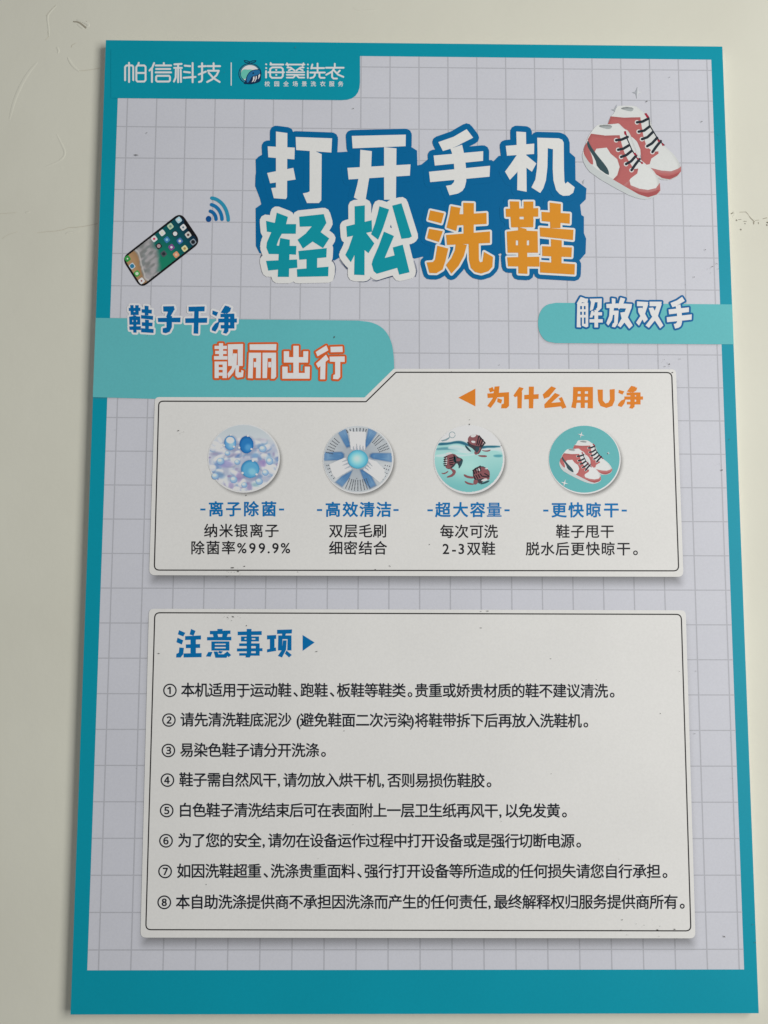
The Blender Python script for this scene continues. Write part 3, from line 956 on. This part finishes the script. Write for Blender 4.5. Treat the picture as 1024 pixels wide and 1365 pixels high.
for x, y, a, b in ((250, 470, 46, 42), (190, 640, 44, 40), (730, 330, 46, 42), (810, 470, 42, 44), (400, 680, 44, 42), (690, 700, 44, 40), (330, 380, 34, 30), (520, 740, 36, 34), (440, 480, 34, 32), (760, 600, 40, 38)):
    q = zi([(x, y)])[0]
    rx, ry = a * S120, b * S120
    pb = Painting(disc(q[0], q[1], rx, ry, 24), .45)
    pb.fill((104, 138, 174))
    pb.blob(q[0] - .3, q[1] - .5, rx * .85, ry * .82, 0, (140, 168, 194), 2.2)
    pb.blob(q[0] - rx * .2, q[1] - ry * .3, rx * .5, ry * .4, 0, (196, 206, 214), 2.0)
    pb.done('pale_ball', 14, m1, (325, 610))
for x, y, a, b, dark, midc, lite in ((360, 262, 70, 85, (60, 116, 166), (96, 148, 188), (150, 182, 200)), (545, 282, 82, 101, (22, 84, 144), (38, 108, 166), (84, 146, 190)), (588, 558, 106, 104, (50, 120, 166), (84, 150, 184), (126, 178, 194))):
    q = zi([(x, y)])[0]
    rx, ry = a * S120, b * S120
    pb = Painting(disc(q[0], q[1], rx, ry, 36), .45)
    pb.fill(dark)
    pb.blob(q[0] + .5, q[1] + .8, rx * .86, ry * .86, 0, midc, 3.0)
    pb.blob(q[0] + rx * .22, q[1] + ry * .3, rx * .42, ry * .36, .5, lite, 3.4, .8)
    if x == 360:
        pb.blob(q[0], q[1] - ry * .36, rx * .66, ry * .44, .1, (196, 204, 206), 1.2)
    pb.done('blue_ball', 15, m1, (325, 610))
pic('ball_shine', [zi(disc(560, 180, 14, 13, 12)), zi(disc(290, 290, 12, 12, 12)), zi(disc(402, 305, 13, 12, 12)), zi(disc(462, 316, 13, 13, 12)), zi(disc(602, 332, 13, 12, 12)), zi(disc(620, 465, 15, 13, 12)), zi(disc(500, 604, 14, 14, 12)), zi(disc(660, 620, 14, 12, 12)), zi(disc(366, 172, 12, 10, 12))], 16.5, ink((208, 216, 220), (325, 610)), m1)

# brush picture: washing drum floor with three white brushes and a pale ball
zb = zf(420, 560, S120)
m2 = medallion('brush_picture', 477.6, 612.9, 46.0, 44.2, (176, 181, 184), 'round picture of a brush wheel with a pale blue hub')
C2 = (477.2, 612.3, 45.4, 43.4)
HB = (488, 448)
fan = []
for a0, a1 in ((-58, -32), (22, 0),):
    pass
blades = ["265,140 345,105 372,180 398,300 360,310 330,260", "612,95 700,140 690,165 620,270 582,312 572,280", "105,372 300,368 325,388 325,425 290,452 105,460", "635,392 660,380 870,382 880,420 878,478 660,440 630,420", "238,706 310,640 420,580 385,660 310,756", "515,570 545,570 640,640 690,740 620,775 560,690"]
pa = Painting(disc(C2[0], C2[1], C2[2], C2[3], 64))
X, Y = pa.X, pa.Y
hx, hy = zb([HB])[0]
rr_ = np.hypot((X - hx) / C2[2], (Y - hy) / C2[3])
an_ = np.arctan2(Y - hy, X - hx)
pa.fill((172, 177, 180))
pa.fill((128, 140, 152), .75 * np.clip(1.05 - rr_ * 1.25, 0, 1))
pa.fill((196, 199, 200), .7 * np.clip(np.sin(an_ * 3 + .6), 0, 1) * np.clip(rr_ * 1.3 - .3, 0, 1))
pa.fill((146, 152, 158), .35 * vnoise(X, Y, .25, 4))
for s_ in blades:
    p = zb(P(s_))
    c = (sum(q[0] for q in p) / len(p), sum(q[1] for q in p) / len(p))
    pa.poly([(c[0] + (q[0] - c[0]) * 1.12, c[1] + (q[1] - c[1]) * 1.12) for q in p], (84, 104, 132), 2.4, .8)
    pa.poly(p, (62, 104, 150), 1.2)
    pa.poly([(c[0] + (q[0] - c[0]) * .78, c[1] + (q[1] - c[1]) * .78) for q in p], (92, 132, 168), 3.0, .9)
    d = np.array([c[0] - hx, c[1] - hy])
    d /= np.linalg.norm(d)
    for off in (-1.6, 0, 1.6):
        g0 = (c[0] - d[0] * 7 - d[1] * off, c[1] - d[1] * 7 + d[0] * off)
        g1 = (c[0] + d[0] * 9 - d[1] * off, c[1] + d[1] * 9 + d[0] * off)
        pa.line([g0, g1], .55, (52, 90, 136), .8, .7)
    pa.fill((166, 184, 198), .45 * np.clip(.5 - sdist(X, Y, p) / 1.2, 0, 1) * np.clip(rr_ * 3 - 2.1, 0, 1))
pa.done('drum_floor', 12.5, m2, (477, 612))
dots = []
def radial(a_deg, r0, r1, n, sz=6.6):
    for i in range(n):
        rr = r0 + (r1 - r0) * i / max(1, n - 1)
        x, y = HB[0] + rr * math.cos(math.radians(a_deg)) * 1.03, HB[1] + rr * math.sin(math.radians(a_deg)) * .98
        q = zb([(x, y)])[0]
        if math.hypot((q[0] - C2[0]) / C2[2], (q[1] - C2[1]) / C2[3]) < .97:
            dots.append(disc(q[0], q[1], sz * S120, n=6))
for a in (-20, -25, -30, -40, -45, -50):
    radial(a, 255, 380, 8)
for a in (-149, -155, -161, -167, -143, -137):
    radial(a, 285, 385, 7)
for a in (112, 106, 101, 96, 90, 84, 78, 73, 68):
    radial(a, 245, 375, 9)
for a in (13, 20, 27, 33, 40, 46):
    radial(a, 310, 385, 4)
for a in (-110, -104, -98, -92, -86, -80, -75):
    radial(a, 330, 372, 4, 7)
for a in (168, 161, 154, 147, 140):
    radial(a, 330, 385, 4)
pic('drum_hole', dots, 14, ink((66, 70, 78), (477, 612)), m2)
brush = ["385,130 580,132 572,345 552,340 545,285 538,340 520,340 510,270 504,345 485,345 472,265 466,345 446,340 436,290 430,345 405,335", "160,505 235,470 345,425 362,450 300,480 372,462 375,485 310,520 385,500 395,520 330,560 405,535 425,560 235,668 195,620", "605,440 700,470 790,560 800,640 740,720 660,650 545,570 560,545 620,580 575,540 585,520 640,560 590,505 600,490 655,530 605,470"]
for s_ in brush:
    p = clip_disc(zb(P(s_)), *C2)
    pb = Painting(p, .45)
    d = np.hypot((pb.X - hx) / C2[2], (pb.Y - hy) / C2[3])
    pb.fill((186, 184, 196))
    pb.fill((216, 215, 219), np.clip((d - .22) * 3.2, 0, 1))
    pb.fill((178, 176, 194), .55 * np.clip(np.sin(np.arctan2(pb.Y - hy, pb.X - hx) * 34) - .1, 0, 1) * np.clip((.72 - d) * 3, 0, 1))
    pb.fill((196, 196, 204), np.clip((d - .86) * 8, 0, .6))
    pb.done('white_brush', 15, m2, (477, 612))
hp = zb(disc(488, 448, 118, 108, 40))
pb = Painting(hp, .45)
pb.fill((66, 144, 170))
for k, c in ((.93, (86, 164, 186)), (.78, (108, 180, 196)), (.6, (132, 190, 202)), (.42, (156, 198, 206)), (.24, (178, 204, 210))):
    pb.blob(hx - (1 - k) * 1.6, hy - (1 - k) * 1.0, 118 * S120 * k, 108 * S120 * k, 0, c, 2.6)
pb.done('hub_ball', 17, m2, (477, 612))
# ------------------------------------------------------------------ the pair of sneakers
SH_SRC = (40, 215, 940, 1065)
RED, RED2 = (173, 97, 96), (156, 79, 80)
def shoe(parent, name, z, at, parts, ly, laceW=1.0):
    for nm, ss, c, dl in parts:
        shp = [z(P(s) if nm in ('red_upper', 'toe_band') else smooth(P(s), 1)) for s in ss]
        pic(nm, shp, ly + dl, ink(c, at), parent)
        kk = laceW
        for q in shp:
            if nm == 'shoe_body':
                tone('shoe_tone', q, (-2.6 * kk, -3.2 * kk), 3.4 * kk, .20, ly + dl + .08, parent)
            elif nm in ('red_upper', 'red_heel'):
                tone('shoe_tone', q, (1.6 * kk, 2.2 * kk), 3.0 * kk, .14, ly + dl + .04, parent, SOFT_RED)
            elif nm == 'toe_band':
                tone('shoe_tone', q, (.3, 3.0 * kk), 2.2 * kk, .14, ly + dl + .15, parent, SOFT_LIGHT)
            elif nm == 'shoe_opening':
                tone('shoe_tone', q, (2.0 * kk, 1.6 * kk), 1.6 * kk, .35, ly + dl + .04, parent)
            elif nm == 'side_panel':
                tone('shoe_tone', q, (2.2 * kk, -.6 * kk), 2.4 * kk, .22, ly + dl + .04, parent)

def lace_polys(z, segs, w_):
    out = []
    for s_, k in segs:
        out += stroke(z(P(s_)), w_ * k)
    return out

BACK = [('shoe_body', ["275,370 300,310 330,285 355,225 375,213 520,213 560,240 600,275 650,300 680,420 740,530 800,590 880,660 935,750 940,800 920,855 840,893 740,885 690,830 600,760 540,560 450,430 400,400"], (203, 205, 203), 0),
        ('shoe_opening', ["383,240 430,222 515,232 497,268 440,258"], (158, 164, 164), .3),
        ('red_upper', ["300,310 420,322 570,318 582,400 600,500 630,590 690,632 735,628 735,650 670,695 655,745 620,752 580,730 570,610 540,540 470,480 440,430 400,410 375,375 275,382"], RED, .4),
        ('side_panel', ["462,480 520,515 556,570 572,640 560,700 520,660 480,570"], (200, 203, 202), .6),
        ('toe_band', ["650,775 760,803 850,810 915,785 942,765 940,812 905,852 840,884 770,872 700,830"], RED, .5),
        ('toe_shade', ["700,830 770,850 850,850 935,815 905,852 840,884 770,872"], RED2, .6)]
FRONT_S = [('shoe_body', ["40,660 60,600 92,500 122,455 165,398 200,383 330,383 372,372 400,400 425,425 460,440 500,520 560,690 600,730 680,790 742,880 755,985 742,1015 690,1050 620,1066 540,1055 440,1015 330,935 130,835 60,745"], (206, 208, 206), 1),
           ('shoe_sole', ["38,660 52,650 125,760 330,886 430,942 560,1022 640,1048 735,1003 740,1022 640,1070 555,1060 440,1018 130,840 58,748"], (186, 191, 191), 1.2),
           ('shoe_opening', ["183,402 215,386 320,390 300,428 250,424"], (158, 164, 164), 1.3),
           ('red_upper', ["122,468 250,485 382,482 400,560 425,640 455,700 510,790 552,785 542,830 482,875 470,895 420,942 322,885 360,845 382,770 360,700 300,650 265,595 170,605 150,645 105,560 90,522"], RED, 1.4),
           ('red_heel', ["90,535 58,590 52,640 65,672 110,738 142,755 138,700 122,650 98,600"], RED, 1.4),
           ('side_stripe', ["93,525 83,555 95,600 160,700 178,778 282,852 286,820 265,770 170,655 118,580"], (52, 74, 80), 1.7),
           ('toe_band', ["412,938 470,888 482,937 560,968 640,980 712,963 748,915 752,985 720,1022 640,1047 555,1020"], RED, 1.5),
           ('toe_shade', ["470,965 560,1000 650,1008 750,970 720,1022 640,1047 555,1020"], RED2, 1.6)]
BL = [("540,365 590,358 640,332", 1), ("555,450 605,440 655,402", 1), ("585,518 635,500 685,452", 1), ("632,582 676,556 722,506", 1), ("680,635 712,590 756,535", 1), ("625,295 650,325 652,390 690,450 720,500 750,540 788,572", .42)]
FL = [("350,528 400,522 455,498", 1), ("368,615 415,605 465,575", 1), ("395,680 445,662 490,625", 1), ("440,745 485,720 532,668", 1), ("490,800 520,755 562,700", 1), ("440,470 452,520 470,560 490,610 520,660 556,715 590,738", .42)]
def sneakers(parent, z, at, ly, sc):
    shoe(parent, 'sneaker', z, at, BACK, ly, sc)
    eye = [z(disc(*[float(c) for c in s_.split(' ')[0].split(',')], 21, n=14)) for s_, k in BL[:5]]
    pic('lace_eyelet', eye, ly + .75, ink((206, 206, 204), at), parent)
    pic('shoe_lace', lace_polys(z, BL, 3.5 * sc), ly + .9, ink((34, 42, 50), at), parent)
    pic('lace_tip', [z(P("605,285 625,280 650,315 632,328")), z(P("722,520 745,525 748,545 730,540")), z(P("762,558 775,555 790,575 772,580"))], ly + .95, ink((150, 34, 56), at), parent)
    shoe(parent, 'sneaker', z, at, FRONT_S, ly, sc)
    eye = [z(disc(*[float(c) for c in s_.split(' ')[0].split(',')], 21, n=14)) for s_, k in FL[:5]]
    pic('lace_eyelet', eye, ly + 1.75, ink((206, 206, 204), at), parent)
    pic('shoe_lace', lace_polys(z, FL, 3.5 * sc), ly + 1.9, ink((34, 42, 50), at), parent)
    pic('lace_tip', [z(P("420,447 440,445 447,490 425,475")), z(P("505,645 525,640 540,668 520,665")), z(P("535,682 552,690 560,705 540,700")), z(P("572,722 590,725 597,742 580,745"))], ly + 1.95, ink((150, 34, 56), at), parent)

zS = zf(770, 110, 150 / 1024)
spic = empty_print('sneaker_picture', board)
sneakers(spic, zS, (840, 200), 7, 1.0)
STARG = ink((160, 164, 169), (840, 150))
for s_ in ("495,92 525,84 545,40 541,100 538,150 528,105", "305,250 335,240 355,200 352,250 348,292 335,262", "40,905 55,890 62,880 52,930"):
    pic('sparkle', [zS(P(s_))], 6.5, STARG, spic)
pic('sparkle', [zS(P("545,40 541,100 538,150 552,105 590,94 556,84"))], 6.5, ink((198, 200, 203), (840, 150)), spic)

zd = zf(722, 560, S120)
m4 = medallion('dry_sneakers_picture', 779.1, 612.9, 47.0, 44.6, (94, 166, 168), 'round picture of two red and white sneakers on teal')
fb4 = fitbox(SH_SRC, (198, 232, 800, 726))
sneakers(m4, lambda pts: zd(fb4(pts)), (779, 612), 13, .62)
def star(x, y, a, b):
    out = []
    for i in range(8):
        rr = (a if i % 2 == 0 else a * .22)
        out.append((x + rr * math.cos(math.pi * i / 4 + .25) * b, y + rr * math.sin(math.pi * i / 4 + .25)))
    return out
for sx_, sy_, sr_ in ((447, 170, 40), (258, 718, 46), (757, 378, 20)):
    pic('sparkle', [zd(star(sx_, sy_, sr_, 1))], 17, ink((212, 216, 216), (779, 612)), m4)

# wash picture: three sneakers tumbling in water
zu = zf(570, 560, S120)
m3 = medallion('wash_picture', 625.2, 612.7, 46.2, 44.8, (206, 208, 206), 'round picture of sneakers tumbling in pale teal water')
C3 = (624.8, 612.1, 45.8, 44.2)
def wet(ss, n=1):
    return [clip_disc(zu(smooth(P(s), n)), *C3) for s in ss]
pa = Painting(disc(C3[0], C3[1], C3[2], C3[3], 64))
X, Y = pa.X, pa.Y
v = (Y - (C3[1] - C3[3])) / (2 * C3[3])
pa.fill((205, 207, 205))
surf = zu(smooth(P("40,275 120,258 230,258 330,238 400,238 480,280 560,300 700,290 900,300 900,900 40,900"), 2))
pa.poly(surf, (150, 196, 192), 1.2)
pa.fill((106, 172, 172), np.clip((v - .45) * 2.2, 0, 1) * np.clip(.5 - sdist(X, Y, surf), 0, 1) * .9)
pa.fill((168, 208, 200), .7 * np.exp(-((X - C3[0] + 2) / 22) ** 2 - ((v - .62) / .16) ** 2))
und = np.clip(.5 - sdist(X, Y, surf), 0, 1)
wv = vnoise(X, Y * 3.2, .055, 12)
pa.fill((52, 112, 130), und * np.clip((.40 - v) * 9, 0, 1) * np.clip(wv * 4 - 2.2, 0, 1))
pa.fill((196, 212, 212), und * np.clip((.46 - v) * 8, 0, 1) * np.clip(vnoise(X, Y * 3.6, .07, 21) * 4 - 2.3, 0, 1))
pa.poly(zu(smooth(P("105,292 130,258 250,258 320,238 400,240 470,278 560,304 700,292 835,296 838,312 700,312 620,330 540,326 430,290 340,262 230,284"), 2)), (38, 96, 118), 1.4)
pa.poly(zu(smooth(P("90,322 200,308 330,312 420,338 330,340 200,342 90,346"), 2)), (74, 132, 146), 1.6, .8)
pa.poly(zu(smooth(P("740,398 850,392 845,425 760,424"), 2)), (64, 136, 150), 1.6, .8)
pa.poly(zu(smooth(P("250,292 340,280 430,310 500,360 470,388 390,374 330,340 220,330"), 2)), (192, 208, 210), 1.6, .8)
pa.poly(zu(smooth(P("80,402 180,385 260,372 240,398 330,392 430,398 560,378 560,394 430,412 250,424 90,420"), 2)), (190, 212, 208), 1.6, .8)
pa.done('water', 12.5, m3, (625, 612))
pic('water_splash', [zu(P(s)) for s in ("150,235 200,220 240,200 260,180 245,215 215,235 170,245",)] + [zu(q) for q in stroke([(260 + 0, 165)], 1)] + sum([stroke(zu(disc(280, 170, 34, 34, 16)), .8)], []), 13.6, ink((120, 144, 150), (625, 612)), m3)
REDW, DKW = ink((126, 78, 82), (625, 612)), ink((38, 34, 40), (625, 612))
pic('wet_shoe', wet(["455,215 480,180 530,160 580,175 640,250 610,300 520,290 465,260", "530,360 590,310 612,320 570,395 535,395", "560,400 680,402 670,425 600,422", "610,340 660,350 725,335 700,362 640,360", "190,420 240,395 300,380 340,420 320,480 280,520 235,560 200,540", "320,435 380,440 370,470 325,470", "225,530 275,550 330,580 300,640 225,660 215,645 275,620 290,590", "150,600 190,605 240,575 230,600 180,622", "530,560 620,530 690,565 710,620 700,690 640,660 560,680 525,650", "525,670 580,690 560,735 520,735", "408,612 470,640 535,645 530,668 460,664 416,644", "420,690 470,715 530,725 520,740 460,735 425,712"], 1), 14, REDW, m3)
pic('wet_shoe_white', wet(["490,175 530,160 560,172 530,200 490,195", "495,235 545,240 540,265 500,260", "195,385 250,365 290,380 240,395", "560,545 610,560 600,580 560,580", "640,560 680,540 690,560", "205,430 225,425 220,520 200,520", "600,690 660,660 690,680 640,700"], 1), 14.4, ink((196, 194, 194), (625, 612)), m3)
pic('wet_shoe_shadow', wet(["440,235 470,300 520,330 560,390 590,385 625,310 660,262 600,300 520,285", "182,420 300,380 350,425 395,440 405,470 362,545 335,480 290,545 232,565 205,530", "512,560 610,515 700,565 712,640 650,675 605,735 552,700 518,660"], 1), 13.8, ink((58, 56, 62), (625, 612)), m3)  # dark shadow shapes drawn beneath the shoes, part of the printed picture
wl = []
for s_ in ("580,190 570,240 560,280", "605,205 590,250 580,285", "630,225 612,262 600,295", "650,255 630,285 610,300", "585,180 655,265", "190,425 220,420", "188,450 220,445", "186,475 215,470", "184,500 212,496", "190,520 215,520", "250,440 290,430", "250,465 292,455", "248,490 290,482", "255,510 285,505", "520,575 535,610", "545,565 555,605", "570,555 580,595", "598,545 605,580", "528,640 545,675", "550,630 570,665", "575,622 595,655", "600,615 618,640", "515,575 600,525", "300,400 315,480", "620,640 690,650", "650,610 700,640"):
    wl += stroke(zu(P(s_)), 1.5)
pic('wet_shoe_lace', wl, 15, DKW, m3)
pic('wet_shoe_stripe', wet(["420,285 450,300 500,360 480,362 440,325", "360,480 400,450 395,500 360,555 352,545", "590,735 640,705 700,685 705,700 650,728", "300,410 330,420 325,470 300,490 290,450", "540,300 600,320 560,380 545,360"], 1), 15, ink((44, 70, 78), (625, 612)), m3)

# ------------------------------------------------------------------ phone and wireless sign
zp = zf(155, 280, 120 / 1024)
ph_c = [(62, 548), (735, 24), (966, 366), (285, 897)]
def plerp(a, b):
    x0, y0 = ph_c[0][0] + (ph_c[1][0] - ph_c[0][0]) * a, ph_c[0][1] + (ph_c[1][1] - ph_c[0][1]) * a
    x1, y1 = ph_c[3][0] + (ph_c[2][0] - ph_c[3][0]) * a, ph_c[3][1] + (ph_c[2][1] - ph_c[3][1]) * a
    return (x0 + (x1 - x0) * b, y0 + (y1 - y0) * b)
def prect(a0, a1, b0, b1, rad, n=5):
    return zp(rounded([plerp(a0, b0), plerp(a1, b0), plerp(a1, b1), plerp(a0, b1)], rad, n))
AT = (215, 333)
phone = pic('phone_picture', [prect(0, 1, 0, 1, 95, 8)], 6, ink((18, 16, 18), AT), board)
so = prect(.022, .978, .045, .955, 75, 8)
pa = Painting(so, .6)
zx, zy = (pa.X - 155) / S120, (pa.Y - 280) / S120
M_ = np.array([[ph_c[1][0] - ph_c[0][0], ph_c[3][0] - ph_c[0][0]], [ph_c[1][1] - ph_c[0][1], ph_c[3][1] - ph_c[0][1]]], float)
ab = np.einsum('ij,jkl->ikl', np.linalg.inv(M_), np.stack([zx - ph_c[0][0], zy - ph_c[0][1]]))
A_, B_ = ab
n1, n2 = vnoise(A_, B_, 7, 31), vnoise(A_, B_, 19, 32)
pa.fill((10, 74, 78))
pa.fill((22, 108, 84), np.clip((.78 - A_) * 4, 0, 1) * np.clip(B_ * 1.3 + .1, 0, 1))
pa.fill((8, 60, 72), np.clip((A_ - .72) * 5, 0, 1))
pa.fill((12, 34, 52), np.clip((A_ - .86) * 9, 0, 1))
edge = .47 + .10 * (1 - B_) + .07 * (n1 - .5) - .10 * B_
pa.fill((112, 116, 116), np.clip((edge - A_) * 14, 0, 1))
pa.fill((150, 146, 148), np.clip((edge - .02 - A_) * 12, 0, 1) * np.clip(n2 * 1.8 - .4, 0, .85))
pa.fill((104, 106, 104), np.clip((edge - A_) * 12, 0, 1) * np.clip(vnoise(A_, B_, 13, 33) * 2.2 - 1.2, 0, .7))
sedge = .17 + .05 * np.sin(B_ * 5.5 + .6) + .04 * (n1 - .5)
pa.fill((172, 168, 164), np.clip(1 - np.abs(A_ - sedge - .012) / .018, 0, .8))
pa.fill((138, 108, 78), np.clip((sedge - A_) * 40, 0, 1))
pa.fill((158, 128, 94), np.clip((sedge - .03 - A_) * 10, 0, .6))
pa.done('phone_screen', 7, phone, AT)
pic('phone_notch', [zp(rounded(P("770,125 800,120 900,285 880,300 860,290 785,175"), 12))], 9.2, ink((16, 15, 18), AT), phone)
def app(x, y, c, c2=None, k=.5, s=31, rot=-.66):
    q = rounded([(x + s * 1.0 * math.cos(rot + math.pi / 4 + math.pi / 2 * i) * 1.38, y + s * math.sin(rot + math.pi / 4 + math.pi / 2 * i) * 1.42) for i in range(4)], 16)
    o = pic('app_icon', [zp(q)], 8.6, ink(c, AT), phone)
    if c2:
        pic('app_symbol', [zp(disc(x, y, s * k, s * k, 10))], 9, ink(c2, AT), phone)
for a in ((713, 116, (150, 180, 200), (205, 215, 222)), (764, 200, (196, 200, 200), (90, 110, 120), .4), (820, 285, (176, 176, 172), (80, 60, 60)), (876, 366, (120, 130, 138), (26, 30, 36), .75),
          (618, 188, (156, 176, 150), (100, 130, 120)), (672, 272, (40, 50, 58), (205, 205, 200), .8), (725, 355, (60, 96, 150), (200, 206, 222)), (780, 440, (200, 186, 140), (150, 120, 70)),
          (525, 262, (205, 206, 196), (186, 190, 170)), (578, 340, (50, 106, 150), (120, 170, 200)), (630, 426, (110, 66, 120), (206, 196, 212), .45), (684, 510, (196, 130, 96), (206, 160, 140)),
          (434, 330, (208, 206, 206), (176, 50, 84), .45), (486, 412, (34, 34, 38), (150, 130, 132), .7), (542, 500, (66, 74, 80), (34, 40, 44), .6),
          (130, 556, (48, 130, 60), (190, 214, 186), .3), (183, 640, (170, 182, 190), (40, 106, 136), .8), (238, 725, (56, 140, 62), (176, 220, 168), .62), (290, 808, (206, 196, 190), (130, 70, 74), .34)):
    app(*a)
zw = zf(265, 255, 50 / 1024)
wifi = pic('wireless_symbol', [zw(disc(275, 760, 76, 84, 24))], 7, ink((8, 66, 120), (290, 280)), board)
for s_, c in (("322,548 372,568 420,610 455,665 472,715 478,770", (10, 86, 138)), ("352,370 430,398 500,448 560,515 605,600 632,690 640,770", (18, 98, 146)), ("362,190 440,205 520,240 610,308 690,400 750,510 785,620 805,710 811,790", (36, 124, 152))):
    pic('wireless_arc', stroke(zw(smooth(P(s_), 1, False)), 4.6), 7, ink(c, (290, 280)), wifi)

# ------------------------------------------------------------------ dirt
rng = random.Random(23)
sp = []
def speck(x, y, a, b, rt):
    sp.append([(x + (px - x), py) for px, py in smooth([(p[0] + rng.uniform(-.3, .3) * a, p[1] + rng.uniform(-.3, .3) * b) for p in disc(x, y, a, b, 7, rt)], 1)])
for x, y, a, b, rt in ((182, 207.5, 4.0, .9, .1), (471, 145.5, 1.2, .8, 0), (446, 450, .9, 1.9, .3), (862, 136, 1.2, 1.2, 0), (906, 479, .7, .8, 0), (896, 497, 1.5, .8, .2), (972, 586, .9, .9, 0), (965, 1248, 2.2, .9, .6), (1003, 1232, 1, .9, 0), (1006, 1256, .8, .8, 0),
                   (829, 1225.5, 1.3, .7, 0), (899, 1238.2, 2, .8, .2), (876, 1239, 1.8, .9, .1), (828, 1239.5, 1.2, .8, 0), (626, 566, .8, 1.6, 0), (626, 560, .6, .8, 0), (328.5, 660.5, .8, 1.1, 0), (572.6, 726, .9, .9, 0), (238, 574.5, 2.0, .7, -.4), (240, 575, .8, .8, 0),
                   (810, 605, .9, .9, 0), (422, 868.5, 3.0, .7, -.3), (212, 871, 2.2, .6, .2), (329, 834, .8, 1, 0), (311, 822, 2.2, 1, .5), (304, 823, 1, .9, 0), (459, 974, .7, .9, 0), (342.6, 1090, .8, 1.2, 0), (275.5, 1178.5, .6, 1.2, 0), (641, 837, 1.4, .8, .2), (734, 878, .9, .8, 0),
                   (880, 951, .9, .7, 0), (925.7, 978, 1, .8, 0), (500.5, 759.2, 1.3, .8, 0), (310, 757, 3.0, 1.0, 0), (318, 762, 2.2, .9, .3), (326, 755, 1.6, .8, 0), (520, 755, 3, .5, .6), (303, 769, 1, .7, 0), (323, 930, .9, .9, 0), (962, 627, 1.5, .9, 0), (935, 163, 1.2, .8, 0), (940, 333.5, .9, .8, 0),
                   (949, 356, 2.0, .6, -.4), (955, 352, 1.2, .7, .4), (925, 370, 1.3, .6, 0), (892, 486, 1.9, .7, 1.0), (886, 489, .8, 1.0, 0), (394, 64, .9, .9, 0), (650, 814.6, 2.2, .7, 0), (641, 815, 1.1, .7, 0), (196, 178, 1.2, .7, 0)):
    speck(x, y, a * .72, b * .72, rt)
for _ in range(32):
    x, y = rng.uniform(150, 985), rng.uniform(80, 1330)
    s_ = rng.uniform(.22, .42)
    speck(x, y, s_ * rng.uniform(.9, 2.0), s_, rng.uniform(0, 3))
for cx, cy, n, sd in ((312, 762, 9, 10), (310, 824, 7, 8), (945, 360, 6, 9), (890, 484, 5, 8), (860, 1239, 10, 26), (960, 620, 3, 6), (240, 576, 3, 4)):
    for _ in range(n):
        s_ = rng.uniform(.18, .36)
        speck(rng.gauss(cx, sd), rng.gauss(cy, sd * .4), s_ * 1.4, s_, rng.uniform(0, 3))
spots, used = [], []
for p in sp:
    c = (sum(a for a, _ in p) / len(p), sum(b for _, b in p) / len(p))
    rr = max(math.hypot(a - c[0], b - c[1]) for a, b in p)
    if all(math.hypot(c[0] - q[0], c[1] - q[1]) > rr + q[2] for q in used):
        used.append((c[0], c[1], rr))
        spots.append(clean(p))
vs, fs = [], []
for p in spots:
    fs.append(list(range(len(vs), len(vs) + len(p))))
    vs += p
dirt = put('dirt_specks', (vs, fs), 20, ink((78, 76, 73), (560, 700), .8), board)
dirt['kind'] = 'stuff'

bpy.data.objects.remove(_to)
bpy.data.curves.remove(_tc)
